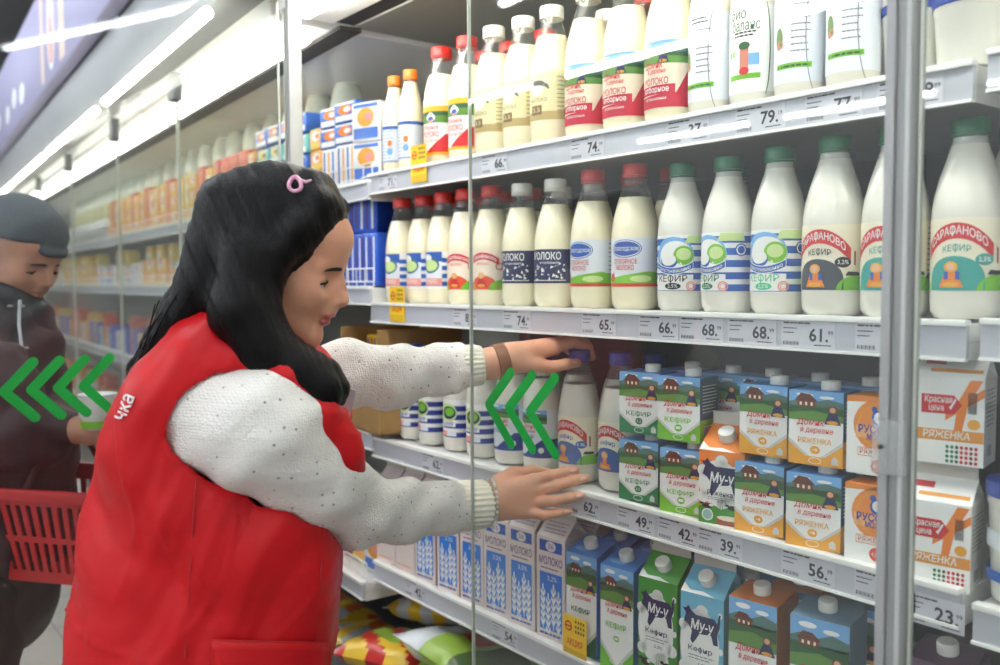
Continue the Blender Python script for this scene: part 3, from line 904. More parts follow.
def tall(base, sidem, topm, w, d, h, roof, front, fin=True, cap=True, back=0.5, right=None):
    """gable-topped carton: front slope, ridge with a flat fin, cap on the slope"""
    t = thing('milk_carton', 'carton', 'carton')
    b = MB()
    yr = -d / 2 + d * back
    e = 0.0012
    V = [(-w/2, -d/2, 0), (w/2, -d/2, 0), (w/2, d/2, 0), (-w/2, d/2, 0), (-w/2, -d/2, h), (w/2, -d/2, h), (w/2, d/2, h), (-w/2, d/2, h),
         (-w/2 + e, yr, h + roof), (w/2 - e, yr, h + roof)]
    b.add(V, [(0, 1, 5, 4)], base); b.add(V, [(1, 2, 6, 5), (3, 0, 4, 7), (2, 3, 7, 6)], sidem)
    # tucked-in gable ends
    V2 = V + [(w/2 - d * .22, yr, h + roof * .62), (-w/2 + d * .22, yr, h + roof * .62)]
    b.add(V2, [(4, 5, 9, 8), (7, 8, 9, 6), (5, 6, 10), (5, 10, 9), (6, 9, 10), (4, 11, 7), (4, 8, 11), (7, 11, 8)], topm)
    b.add(V, [(3, 2, 1, 0)], sidem)
    b.build('body', t, 20)
    if fin:
        MB().box(-w/2 + 0.001, yr - 0.0012, h + roof - 0.001, w/2 - 0.001, yr + 0.0012, h + roof + 0.02, mat('seam_card', (206, 202, 194), .55)).build('top_seam', t)
    m = MB(); A = Art(); front(A, w, h)
    A.put(m, on_front(-d / 2 - 0.0002), None)
    L = math.hypot(roof, yr + d / 2)
    A3 = Art()
    if hasattr(front, 'roof'):
        front.roof(A3, w, L)
        ca, sa = (yr + d / 2) / L, roof / L
        A3.put(m, lambda x, y, l: (x, -d/2 + y * ca - (l + .0002) * sa, h + y * sa + (l + .0002) * ca), None)
    if right:
        A2 = Art(); right(A2, d, h); A2.put(m, on_right(w / 2 + 0.0002), None)
    m.build('printing', t, 0)
    if cap:
        carton_cap(t, 0.0, -d/2 + (yr + d/2) * 0.5, h + roof * 0.5, 0.0135, math.atan2(roof, yr + d/2), 0.016)
    return t

def f_domik(word, col, pct='2,5', tallc=False, rc=None):
    def f(A, w, h):
        x = w / 2
        s0 = h * (0.66 if tallc else 0.60)
        A.rect(-x, 0, x, h, WHITE, 0)
        scene_strip(A, -x, x, s0, h, 1)
        house(A, -x * .35, s0 + (h - s0) * .44, w * .34); fig(A, x * .62, s0 - h * .03, h * (.27 if not tallc else .15), BROWN, NAVY)
        sz = w * (.118 if not tallc else .15)
        yy = s0 - sz * .25
        A.text('Домик', -x * .16, yy, sz, RED, 9, w * .50, .010, .18); A.text('в деревне', x * .06, yy - sz * 1.18, sz * .84, RED, 9, w * .60, .006, .18)
        A.text(word, -x * .02, h * (.325 if not tallc else .44), w * (.098 if not tallc else .13), col, 8, w * .62, .010)
        # coloured foot rising to both sides of a white point
        foot = h * (.30 if not tallc else .24)
        A.poly([(-x, 0), (0, 0), (0, h * .02), (-x, foot)], col, 2); A.poly([(0, 0), (x, 0), (x, foot), (0, h * .02)], col, 2)
        g = mat('grey_chevron', (205, 205, 200), .5)
        A.poly([(-x, foot), (0, h * .02), (0, h * .06), (-x, foot + h * .05)], g, 3); A.poly([(x, foot), (0, h * .02), (0, h * .06), (x, foot + h * .05)], g, 3)
        A.ell(0, h * (.21 if not tallc else .32), w * .09, w * .075, col, 6, 16); A.text(pct, 0, h * (.21 if not tallc else .32), w * .06, WHITE, 8, w * .11)
        if not tallc:
            A.rect(-w * .17, h * .01, w * .17, h * .12, col, 6); A.ring(0, h * .065, w * .12, h * .045, w * .012, WHITE, 7)
            A.poly([(w * .30, h * .04), (w * .42, h * .04), (w * .42, h * .11), (w * .36, h * .15), (w * .30, h * .11)], g, 5)
        else:
            A.ring(0, h * .10, w * .2, h * .03, w * .012, WHITE, 5)
    def roof(A, w, L):
        A.rect(-w/2, 0, w/2, L, rc or mat('mid_sky_print', (78, 136, 208), .45), 0)
        A.ell(-w * .15, L * .3, w * .25, L * .12, SKY if not rc else rc, 1)
    f.roof = roof
    return f
def cow(A, x, y, s, m, lay):
    A.poly([(x - .46*s, y + .10*s), (x - .40*s, y + .30*s), (x - .50*s, y + .42*s), (x - .40*s, y + .42*s), (x - .34*s, y + .50*s), (x - .28*s, y + .40*s), (x - .12*s, y + .30*s), (x + .36*s, y + .30*s), (x + .44*s, y + .20*s),
            (x + .48*s, y + .44*s), (x + .53*s, y + .44*s), (x + .50*s, y + .1*s), (x + .44*s, y - .08*s), (x + .46*s, y - .34*s), (x + .34*s, y - .34*s), (x + .28*s, y - .12*s), (x - .04*s, y - .16*s), (x - .12*s, y - .30*s), (x - .22*s, y - .44*s), (x - .28*s, y - .34*s), (x - .24*s, y - .12*s), (x - .34*s, y + .02*s)], m, lay)
def f_muu(word, col, tallc):
    def f(A, w, h):
        x = w / 2
        A.rect(-x, 0, x, h, col, 0)
        A.ell(-x * .1, h * .56, w * .46, h * .32, WHITE, 1, 24)
        for px, py, r in ((-.42, .72, .12), (.30, .74, .12), (.36, .40, .14), (-.40, .36, .13), (0, .86, .14), (.1, .28, .2)):
            A.ell(px * w, py * h, r * w, r * w, WHITE, 1, 14)
        for px, py, r in ((.44, .56, .05), (-.46, .5, .04), (.42, .86, .05)):
            A.ell(px * w, py * h, r * w, r * w * 1.4, WHITE, 2, 10)
        cow(A, -.02 * w, h * (.62 if not tallc else .72), w * .86, NAVY, 3)
        A.text('Му-у', .02 * w, h * (.63 if not tallc else .735), w * .21, WHITE, 5, w * .52, .02, .12)
        A.text(word, -.03 * w, h * (.42 if not tallc else .53), w * .11, NAVY, 4, w * .56, .01)
        A.lines(-.3 * w, .3 * w, h * (.36 if not tallc else .47), 2, h * .025, h * .008, GREY, 4)
        A.text('5,0%', .02 * w, h * (.32 if not tallc else .40), w * .075, NAVY, 4, w * .2)
        gr = mat('bright_grass_print', (58, 150, 46), .5)
        A.poly([(-x, 0), (x, 0), (x, h * .22), (x * .5, h * .27), (0, h * .21), (-x * .5, h * .28), (-x, h * .22)], gr, 4)
        rr = random.Random(3)
        for k in range(14):
            gx = -x + w * rr.random(); A.poly([(gx - .008 * w, h * .18), (gx + .02 * w, h * .18), (gx + .03 * w * (rr.random() - .3), h * (.26 + .06 * rr.random()))], gr, 4)
        for px, py in ((-.3, .24), (.26, .25)):
            A.ell(px * w, py * h, .12 * w, .035 * h, BLACK, 6, 10); A.ell((px + .08) * w, (py + .012) * h, .05 * w, .018 * h, WHITE, 7, 10); A.ell((px - .13) * w, (py + .028) * h, .05 * w, .016 * h, BLACK, 7, 8)
        A.ell(.18 * w, .06 * h, .30 * w, .08 * h, mat('clay_print', (150, 78, 50), .5), 7, 16); A.ell(.18 * w, .10 * h, .27 * w, .035 * h, CREAM, 8, 16)
        A.ell(-.30 * w, .12 * h, .13 * w, .13 * w, mat('mint_badge', (150, 196, 186), .5), 7, 16); A.ring(-.30 * w, .12 * h, .13 * w, .13 * w, .025 * w, WHITE, 8, 16)
    def roof(A, w, L):
        A.rect(-w/2, 0, w/2, L, col, 0)
        A.poly([(-w/2, 0), (w * .3, 0), (0, L * .12), (-w * .3, L * .1), (-w/2, L * .3)], WHITE, 1)
    f.roof = roof
    return f
def f_russ(A, w, h):
    x = w / 2
    og = mat('orange_ornament', (232, 140, 62), .5)
    A.rect(-x, 0, x, h, WHITE, 0)
    pts = []
    cx, cy, r = w * .08, h * .64, w * .46
    for k in range(25):
        a = PI * 2 * k / 24
        pts.append((max(-x, min(x, cx + r * math.cos(a))), max(0, min(h, cy + r * math.sin(a)))))
    A.poly(pts, og, 1)
    A.poly([(-x, h * .92), (-x, h), (x, h), (x, h * .9), (0, h * .94)], og, 1)
    A.ring(cx, cy, w * .38, w * .38, w * .02, AMBER, 2)
    A.ell(cx - w*.02, h * .73, w * .13, h * .10, BLUE, 3); A.ell(cx - w*.02, h * .74, w * .09, h * .07, WHITE, 4); A.ell(cx - w*.10, h * .84, w * .05, h * .04, BLUE, 3); A.ell(cx + w*.12, h * .78, w * .06, h * .08, BLUE, 3)
    A.poly([(cx - w*.42, h*.47), (cx + w*.40, h*.47), (cx + w*.40, h*.63), (cx - w*.42, h*.63)], mat('pale_orange_panel', (240, 178, 120), .5), 2)
    A.text('РУССКОЕ', cx, h * .58, w * .13, mat('royal_blue_print', (42, 60, 160), .45), 5, w * .74, .02); A.text('МОЛОКО', cx, h * .49, w * .10, mat('royal_blue_print', (42, 60, 160), .45), 5, w * .44, .016)
    A.rect(-w * .30, h * .24, w * .34, h * .35, og, 2); A.rect(-w * .29, h * .25, w * .33, h * .34, WHITE, 3); A.text('РЯЖЕНКА', w * .02, h * .295, w * .085, mat('burnt_print', (210, 100, 46), .5), 5, w * .56, .012)
    A.ell(w * .05, h * .12, w * .12, w * .12, mat('tomato_print', (226, 84, 54), .5), 2, 20); A.text('4,0%', w * .05, h * .12, w * .07, WHITE, 4, w * .17)
def f_wheat(A, w, h):
    x = w / 2
    pale = mat('pale_carton_paper', (226, 212, 206), .5)
    A.rect(-x, 0, x, h, pale, 0)
    A.rect(-x * .8, h * .86, x * .8, h * .97, BLUE, 1); A.ell(0, h * .915, w * .18, h * .05, pale, 2); A.text('36', 0, h * .915, h * .055, BLUE, 3, w * .2)
    A.text('МОЛОКО', 0, h * .765, h * .075, VIOLET, 3, w * .82, .014); A.lines(-x * .7, x * .6, h * .69, 1, .01, h * .012, VIOLET, 3)
    A.rect(-x * .8, h * .09, x * .8, h * .655, mat('wheat_blue', (46, 124, 214), .45), 1)
    A.text('3,2%', x * .1, h * .60, h * .045, WHITE, 3, w * .34)
    for cx, top in ((-.55, .50), (-.18, .42), (.2, .52), (.55, .46)):
        A.rect(cx * x - w * .012, h * .10, cx * x + w * .012, h * (top - .06), WHITE, 2)
        for k in range(5):
            yk = h * (top - .06 - k * .07)
            for s in (-1, 1):
                A.poly([(cx * x, yk - h * .045), (cx * x + s * w * .085, yk + h * .012), (cx * x + s * w * .07, yk + h * .05), (cx * x, yk)], WHITE, 3)
        A.ell(cx * x, h * top, w * .025, h * .04, WHITE, 3, 10)
    A.lines(-x * .8, x * .8, h * .04, 1, .01, h * .022, BLUE, 3)
def wheat_roof(A, w, L):
    A.rect(-w/2, 0, w/2, L, mat('pale_carton_paper', (226, 212, 206), .5), 0); A.lines(-w*.35, w*.4, L * .7, 4, L * .16, L * .05, mat('mauve_text', (160, 140, 160), .5), 2)
f_wheat.roof = wheat_roof
def f_price(A, w, h):
    x = w / 2
    A.rect(-x, 0, x, h, WHITE, 0)
    for k, yy in enumerate((0, .1, .2, .3, .4)):
        pass
    A.band(-x * .1, x, lambda q: h * .45 + (q + .02) * h * 6.5, h * .10, ORANGE, 1, 10)
    A.poly([(x * .15, h * .38), (x * .38, h * .38), (x * .55, h * .7), (x * .95, h * .98), (x * .6, h * .98), (x * .25, h * .72)], ORANGE, 2)
    A.poly([(-x * .8, h * .58), (x * .15, h * .58), (x * .38, h * .69), (x * .15, h * .80), (-x * .8, h * .80)], RED, 3)
    A.text('Красная', -x * .30, h * .74, h * .075, WHITE, 5, w * .40, .012); A.text('цена', -x * .36, h * .645, h * .075, WHITE, 5, w * .22, .012)
    A.poly([(x * .0, h * .66), (x * .06, h * .63), (x * .22, h * .75), (x * .17, h * .76), (x * .06, h * .68)], WHITE, 5)
    A.rect(-x, h * .27, x, h * .40, mat('caramel_print', (228, 150, 60), .5), 3); A.text('РЯЖЕНКА', -x * .05, h * .335, h * .085, WHITE, 5, w * .68, .014, .08)
    for i in range(7):
        for j in range(4):
            A.ell(-x * .02 + i * w * .068, h * .04 + j * h * .055, w * .026, h * .022, [GREEN, GREEN, DGREEN, RED, RED, mat('dark_red_print', (150, 26, 32), .45), RED][(i + j * 0) % 7], 2, 8)
    for i in range(7):
        A.rect(x * .55 + i * w * .018, h * .60, x * .55 + i * w * .018 + w * .010, h * .84, BLACK, 4)
    A.ell(x * .72, h * .48, w * .09, h * .06, AMBER, 4, 14)
def price_roof(A, w, L):
    A.rect(-w/2, 0, w/2, L, WHITE, 0); A.rect(-w*.3, L*.2, w*.45, L*.34, mat('caramel_print', (228, 150, 60), .5), 1); A.rect(-w*.4, L*.5, -w*.1, L*.72, RED, 1)
f_price.roof = price_roof
def side_lines(col=GREY, base=None):
    def f(A, d, h):
        if base:
            A.rect(-d/2, 0, d/2, h * .35, base, 0)
        A.lines(-d * .38, d * .38, h * .86, 9, h * .05, h * .014, col, 2); A.rect(-d * .3, h * .08, d * .1, h * .26, WHITE, 2)
        for i in range(8):
            A.rect(-d * .27 + i * d * .045, h * .10, -d * .27 + i * d * .045 + d * .022, h * .24, BLACK, 3)
    return f
DEEP = mat('deep_sky_print', (84, 140, 206), .45)
CART = {}
def cart(kind, make, desc, pos, group, wheres):
    for i, (x, y, z, r) in enumerate(pos):
        lab = '%s %s' % (desc, wheres[i])
        if kind in CART:
            o = dup(CART[kind], (x, y, z), math.radians(r), lab, group)
        else:
            o = make(); o.location = (x, y, z); o.rotation_euler = (0, 0, math.radians(r)); o['label'] = lab; o['group'] = group
            CART[kind] = o
H5 = 0.108
GC = 'small cartons stacked on the third shelf'
zb, zt = Z3 + .001, Z3 + .001 + H5 + .0135
mk = lambda word, col, pct: (lambda: brick(WHITE, mat('domik_side', (70, 96, 120), .5), DEEP, .080, .062, H5, f_domik(word, col, pct), side_lines(WHITE, col)))
lo, up = 'in the lower layer on third shelf', 'stacked in the upper layer on third shelf'
cart('dg', mk('КЕФИР', GREEN, '3,2'), 'small dark green kefir carton', [(-1.050, 1.178, zb, 10), (-1.047, 1.175, zt, 12)], GC, [lo, up])
cart('dl', mk('КЕФИР', LIME, '1'), 'small lime green kefir carton', [(-.950, 1.172, zb, 12), (-.955, 1.172, zt, 9)], GC, [lo, up])
cart('da', mk('РЯЖЕНКА', AMBER, '4'), 'small amber fermented milk carton', [(-.797, 1.172, zb, 9), (-.793, 1.178, zt, 5), (-.705, 1.170, zb, 11), (-.703, 1.172, zt, 9)], GC,
     ['lower layer, beside the bright orange cow carton', 'upper layer, first of the two amber ones there', 'lower layer, beside the blue-lettered carton', 'upper layer, beside the blue-lettered carton'])
cart('ru', lambda: brick(WHITE, WHITE, mat('orange_ornament', (232, 140, 62), .5), .080, .062, H5, f_russ, side_lines()), 'white carton with orange disc and blue lettering', [(-.612, 1.172, zb, 8), (-.612, 1.174, zt, 6)], GC, ['in the lower layer', 'in the upper layer'])
cart('mo', lambda: tall(WHITE, ORANGE, ORANGE, .076, .07, .118, .036, f_muu('Ряженка', ORANGE, False), cap=True, back=.75), 'bright orange carton with a navy cow and white cap', [(-.868, 1.172, zb, 14)], GC, ['on third shelf'])
# row behind on the third shelf
for k, x in enumerate([-1.03, -.94, -.86, -.775, -.69]):
    lab = 'dim carton in the row behind on third shelf, %s from left' % ORD[k]
    dup(CART['dg' if k < 3 else 'da'], (x, 1.262, zb + .0), .1, lab + ', bottom layer', 'cartons in the row behind')
    dup(CART['dg' if k < 3 else 'da'], (x, 1.262, zt + .0), .1, lab + ', top layer', 'cartons in the row behind')
# bottom shelf
z4 = Z4 + .001
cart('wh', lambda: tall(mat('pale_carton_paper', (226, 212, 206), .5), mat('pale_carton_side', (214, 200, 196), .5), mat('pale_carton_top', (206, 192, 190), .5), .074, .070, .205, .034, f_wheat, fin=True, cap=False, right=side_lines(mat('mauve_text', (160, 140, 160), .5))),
     'tall milk carton with white wheat on blue', [(x, 1.176, z4, 6) for x in (-1.716, -1.622, -1.532, -1.446, -1.362, -1.272)], G4, ['on bottom shelf, %s from left' % ORD[k] for k in range(6)])
def f_pink(A, w, h):
    pk = mat('peach_print', (232, 160, 130), .5)
    A.rect(-w/2, 0, w/2, h, mat('pale_carton_paper', (226, 212, 206), .5), 0); A.text('МОЛОКО', 0, h*.7, h*.07, mat('tomato_print', (226, 84, 54), .5), 3, w*.8, .014)
    A.ell(0, h*.38, w*.18, w*.18, mat('tomato_print', (226, 84, 54), .5), 2); A.text('2,5', 0, h*.38, w*.12, WHITE, 3, w*.2); A.rect(-w*.4, h*.86, w*.4, h*.95, pk, 2); A.lines(-w*.4, w*.4, h*.06, 1, .01, h*.02, pk, 2)
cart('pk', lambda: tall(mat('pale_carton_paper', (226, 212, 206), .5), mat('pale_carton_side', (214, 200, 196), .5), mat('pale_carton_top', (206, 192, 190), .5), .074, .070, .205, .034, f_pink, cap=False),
     'tall milk carton with red lettering and dot', [(-1.805, 1.176, z4, 6), (-1.893, 1.176, z4, 6)], G4, ['next to the wheat cartons', 'at the open end of the bottom shelf'])
cart('tg', lambda: tall(WHITE, DEEP, DEEP, .074, .070, .192, .020, f_domik('КЕФИР', mat('deep_green_word', (24, 96, 70), .5), '2,5', True), fin=False, back=.9), 'tall kefir carton with dark green word', [(-1.186, 1.176, z4, 6)], G4, ['on bottom shelf'])
cart('tl', lambda: tall(WHITE, DEEP, DEEP, .074, .070, .192, .020, f_domik('КЕФИР', mat('fresh_green_word', (108, 186, 50), .5), '1', True), fin=False, back=.9), 'tall kefir carton with light green word', [(-1.090, 1.172, z4, 6)], G4, ['on bottom shelf'])
cart('mg', lambda: tall(WHITE, mat('muu_green', (56, 150, 48), .45), mat('muu_green', (56, 150, 48), .45), .078, .072, .196, .036, f_muu('Кефир', mat('muu_green', (56, 150, 48), .45), True), back=.62), 'tall green carton with a navy cow', [(-.994, 1.172, z4, 8)], G4, ['on bottom shelf'])
cart('mb', lambda: tall(WHITE, mat('muu_blue', (110, 186, 214), .45), mat('muu_blue', (110, 186, 214), .45), .078, .072, .196, .036, f_muu('Кефир', mat('muu_blue', (110, 186, 214), .45), True), back=.62), 'tall pale blue carton with a navy cow', [(-.901, 1.172, z4, 10)], G4, ['on bottom shelf'])
cart('to', lambda: tall(WHITE, mat('burnt_side', (206, 116, 44), .5), mat('burnt_side', (206, 116, 44), .5), .080, .074, .214, .010, f_domik('РЯЖЕНКА', ORANGE, '4', True, mat('burnt_side', (206, 116, 44), .5)), fin=False, back=.9), 'tall carton with meadow picture and orange top', [(-.802, 1.172, z4, 8)], G4, ['on bottom shelf'])
cart('tb', lambda: tall(mat('pale_carton_blue', (190, 210, 220), .5), mat('steel_side', (110, 140, 160), .5), mat('steel_side', (110, 140, 160), .5), .085, .08, .220, .010, f_domik('СЛИВКИ', SKY, '10', True, mat('steel_side', (110, 140, 160), .5)), fin=False, back=.9), 'tall carton with pale blue lettering', [(-.690, 1.172, z4, 12)], G4, ['near the post on bottom shelf'])
for k, x in enumerate([-1.19, -1.095, -.98, -.885, -.79, -.68]):
    dup(CART[['tg', 'tl', 'tl', 'tg', 'to', 'tb'][k]], (x, 1.262, z4), .1, 'shadowed tall carton in row behind on bottom shelf, %s from left' % ORD[k], 'cartons in the row behind')
for k in range(6):
    dup(CART['wh'], (-1.716 + k * .089, 1.258, z4), .1, 'tall wheat carton hidden behind its double on bottom shelf, %s from left' % ORD[k], 'cartons in the row behind')

# past the near post
cart('kc', lambda: tall(WHITE, mat('kc_side', (226, 224, 216), .5), WHITE, 0.082, .064, .112, .030, f_price, fin=True, cap=False, right=side_lines(GREY)), 'white carton with red tag and orange ribbon past the post', [(-.528, 1.172, zb - .010, 9), (-.520, 1.18, zb + .152, 10)], 'red-tagged cartons past the post', ['on the shelf', 'standing on another'])
def tub(label, lidm, h, r, band, loc, cat='tub', ribs=True):
    t = thing('dairy_tub', label, cat, loc)
    tm = mat('tub_plastic', (234, 234, 224), .35, coat=.3)
    MB().lathe([(r * .82, 0), (r * .86, .004), (r * .97, h * .80), (r, h * .82), (r, h * .9)], tm, 48, mod=(lambda a, z: 1 + .006 * math.cos(24 * a)) if ribs else None).build('body', t, 40)
    MB().lathe([(r * 1.04, h * .88), (r * 1.05, h * .93), (r * 1.04, h), (r * .94, h)], lidm, 40).build('lid', t, 40)
    if band:
        A = Art(); A.rect(-r * 2, h * .18, r * 2, h * .27, band, 1); A.rect(-r * 2, h * .45, r * 2, h * .6, mat('pale_blue_label', (222, 228, 234), .5), 1)
        m = MB(); A.put(m, on_cyl(r * .965), r * .2, lay0=.0012); m.build('label', t, 30)
    return t
tub('white ribbed tub with blue lid past the post on top shelf', CAPB, .090, .043, None, (-.518, 1.190, Z1 + .001))
tub('white tub with blue lid close to the post on top shelf', CAPB, .105, .042, None, (-.602, 1.215, Z1 + .001))
tub('white tub with blue band on the shelf past the uprights', CAPB, .150, .050, BLUE, (-.428, 1.19, Z3 - .011))
cart('pu', lambda: tall(mat('plum_print', (84, 50, 80), .5), mat('plum_print', (84, 50, 80), .5), mat('plum_print', (84, 50, 80), .5), .08, .075, .205, .012, (lambda A, w, h: (A.rect(-w/2, 0, w/2, h, mat('plum_print', (84, 50, 80), .5), 0), A.ring(-w*.1, h*.6, w*.2, w*.2, w*.04, mat('lilac_print', (170, 150, 190), .5), 1), A.ell(-w*.12, h*.85, w*.12, h*.05, mat('lilac_print', (170, 150, 190), .5), 1))), fin=False, back=.9), 'plum coloured carton with white cap past the post', [(-.525, 1.19, z4, 6)], G4, ['on bottom shelf'])
dup(CART['dg'], (-.40, 1.2, Z2), .1, 'small dark green carton past the uprights on second shelf', GC)

# ------------------------------------------------------------------ price tags on the rails
FNT = mat('tag_ink', (58, 58, 62), 0.6)
def price_tag(price, cents, x, z, under, w_=0.086, h_=0.040, y=RAIL_Y - 0.0012, bare=False):
    t = thing('price_tag', 'white price tag reading %s, %s' % (price, under), 'price tag', (x, y, z), 0, 'price tags on the rails')
    MB().box(-w_ / 2, 0, -h_ / 2, w_ / 2, 0.0008, h_ / 2, PAPER).build('card', t)
    A = Art()
    A.lines(-w_ * .46, w_ * .10, h_ * .36, 1, .01, .0022, FNT, 1, .1, seed=len(price)); A.lines(-w_ * .46, -w_ * .18, h_ * .18, 2, .0065, .0016, FNT, 1, .3, seed=3)
    for i in range(14):
        A.rect(-w_ * .46 + i * w_ * .022, -h_ * .42, -w_ * .46 + i * w_ * .022 + w_ * (.008 + .006 * (i % 3 == 0)), -h_ * .28, FNT, 1)
    A.text(price + '.', w_ * .20, -h_ * .05, h_ * .46, FNT, 2, None, .022)
    A.text(cents, w_ * .415, h_ * .06, h_ * .15, FNT, 2, None, .01)
    A.lines(w_ * .12, w_ * .44, -h_ * .40, 1, .01, .0016, FNT, 1, .2)
    m = MB(); A.put(m, on_front(-0.0002)); m.build('printing', t, 0)
    return t
zt1, zt2, zt3, zt4 = Z1 - .026, Z2 - .026, Z3 - .026, Z4 - .026
for p, c, x, z, u in [('71', '99', -1.84, zt1, 'under the small yoghurt bottles'), ('66', '99', -1.425, zt1, 'under the beige-labelled bottles'), ('74', '99', -1.155, zt1, 'under the crimson-cornered bottles on top shelf'), ('37', '99', -.925, zt1, 'under the slim bottle with small print'),
                      ('79', '19', -.79, zt1, 'under the second slim small-print bottle'), ('77', '99', -.672, zt1, 'beside the near post on top shelf'), ('119', '99', -.565, zt1, 'past the post on top shelf')]:
    price_tag(p, c, x, z, u)
for p, c, x, z, u in [('82', '99', -1.53, zt2, 'under the red ribbon bottles'), ('74', '99', -1.355, zt2, 'under the navy-labelled bottles'), ('65', '99', -1.125, zt2, 'under the blue oval bottles'), ('66', '99', -.985, zt2, 'under the first striped kefir bottle'),
                      ('68', '99', -.895, zt2, 'under the middle striped kefir bottle'), ('68', '99', -.800, zt2, 'under the last striped kefir bottle'), ('61', '99', -.705, zt2, 'under the black-lettered ribbon kefir'), ('59', '90', -.59, zt2, 'behind the near post on second shelf')]:
    price_tag(p, c, x, z, u)
for p, c, x, z, u in [('62', '99', -1.66, zt3, 'under the navy-striped bottles'), ('62', '99', -1.165, zt3, 'beside her lower hand'), ('49', '99', -1.035, zt3, 'under the dark green cartons'), ('42', '99', -.940, zt3, 'under the lime green cartons'),
                      ('39', '99', -.855, zt3, 'under the orange cow carton'), ('56', '99', -.70, zt3, 'under the amber cartons'), ('38', '99', -.585, zt3, 'under the orange disc cartons')]:
    price_tag(p, c, x, z, u)
price_tag('23', '99', -.517, zt3 - .012, 'under the red-tagged cartons past the post', .074)
CART['kc'].location.z  # the shelf past the post sits lower
for p, c, x, z, u in [('42', '99', -1.74, zt4, 'under the first wheat carton'), ('54', '99', -1.40, zt4, 'under the middle wheat cartons'), ('58', '99', -1.08, zt4, 'under the tall kefir cartons')]:
    price_tag(p, c, x, z, u)
# yellow promotion cards clipped on the rails
def promo(x, z, under, h_=.07, y=RAIL_Y - .004, rot=0.0):
    t = thing('promotion_card', 'yellow promotion card clipped %s' % under, 'price card', (x, y, z), rot, 'yellow promotion cards')
    MB().box(-.032, 0, 0, .032, .001, h_, mat('promo_yellow', (250, 204, 30), .5)).build('card', t)
    A = Art(); A.ring(-.016, h_ * .74, .010, .010, .003, RED, 1); A.rect(-.023, h_ * .72, -.009, h_ * .76, RED, 1); 
    for i in range(4):
        for j in range(3):
            A.rect(.002 + i * .007, h_ * (.62 + j * .12), .006 + i * .007, h_ * (.69 + j * .12), DGREEN if (i + j) % 2 else BROWN, 1)
    A.text('АКЦИЯ', 0, h_ * .36, h_ * .16, RED, 2, .042, .01); A.rect(-.03, h_ * .02, .03, h_ * .2, mat('promo_gold', (222, 178, 30), .5), 1)
    m = MB(); A.put(m, on_front(-.0002)); m.build('printing', t, 0)
promo(-1.700, Z1 - .040, 'to the top rail under a gold-banded bottle', .085)
promo(-1.800, Z2 - .045, 'to the second rail under the blue striped bottles', .085)
promo(-1.185, Z4 - .004, 'in front of the tall dark-worded kefir carton', .08)

# ------------------------------------------------------------------ the further run beyond the slim post
def pack(base, w, d, h, art=None, top=None):
    t = thing('food_pack', 'pack', 'pack')
    bx = MB().box(-w/2, -d/2, 0, w/2, d/2, h, base, .006, top=top)
    bx.build('wrapper', t, 40)
    if art:
        A = Art(); art(A, w, h); m = MB(); A.put(m, on_front(-d/2 - .0003)); m.build('printing', t, 0)
    return t
PACKS = {}
def a_blob(c1, c2, c3):
    def f(A, w, h):
        A.rect(-w*.42, h*.08, w*.42, h*.35, c1, 1); A.ell(0, h*.62, w*.3, h*.24, c2, 1, 16); A.ell(w*.1, h*.62, w*.15, h*.12, c3, 2, 12); A.rect(-w*.42, h*.86, w*.42, h*.95, c1, 1)
    return f
def a_stripes(c1, c2):
    def f(A, w, h):
        for k in range(4):
            A.rect(-w*.40 + k*w*.22, h*.08, -w*.31 + k*w*.22, h*.92, c1 if k % 2 == 0 else c2, 1)
    return f
PK = mat('pack_blue', (60, 110, 200), .4, coat=.3); PW = mat('pack_white', (232, 234, 236), .4, coat=.3); PO = mat('pack_orange', (238, 168, 86), .45); PT = mat('pack_teal', (120, 196, 200), .45); PR = mat('pack_red', (206, 84, 60), .45); PY = mat('pack_yellow', (226, 196, 96), .45)
PD = mat('pack_deep_blue', (44, 92, 204), .35, coat=.4)
KINDS_FAR = {
 'white': lambda: pack(PW, .10, .09, .10, a_blob(PK, AMBER, PINK)),
 'blue': lambda: pack(PK, .10, .09, .055, a_blob(PW, ORANGE, PW)),
 'stripe': lambda: pack(PW, .09, .09, .11, a_stripes(PK, AMBER)),
 'orange': lambda: pack(PO, .09, .08, .06, a_blob(PY, PW, ORANGE)),
 'teal': lambda: pack(PT, .10, .08, .055, a_blob(PW, YELLOW, BLUE)),
 'red': lambda: pack(PR, .085, .07, .20, a_stripes(PO, PINK)),
 'yellow': lambda: pack(PY, .085, .07, .185, a_blob(PO, PW, RED)),
 'deep': lambda: pack(PD, .075, .09, .135, a_stripes(VIOLET, PW)),
}
FDESC = {'white': 'white curd pack with yellow fruit', 'blue': 'blue flat curd pack', 'stripe': 'white pack with blue stripes', 'orange': 'pale orange pack', 'teal': 'teal pack', 'red': 'brick red pack', 'yellow': 'pale yellow pack', 'deep': 'deep blue wrapped pack'}
CNT = {}
def far_put(kind, e, q, z, where, n=None, rot=0.0):
    lab = FDESC[kind] + ' ' + where
    grp = None
    if 'further run' in where:
        CNT[lab] = CNT.get(lab, 0) + 1
        grp = 'packs ' + where.replace('standing ', '').replace('piled ', '')
        lab = '%s %s, %s from slim post' % (FDESC[kind], where.replace('of the further run', 'of further run').replace('on the ', 'on '), ORD[CNT[lab] - 1])
    loc = far(e, q, z + .001)
    if kind in PACKS:
        o = dup(PACKS[kind], loc, FAR_ROT + rot, lab)
    else:
        o = KINDS_FAR[kind](); o.location = loc; o.rotation_euler[2] = FAR_ROT + rot; o['label'] = lab
        PACKS[kind] = o
    o['group'] = grp or 'packs beside the open bay'
    return o
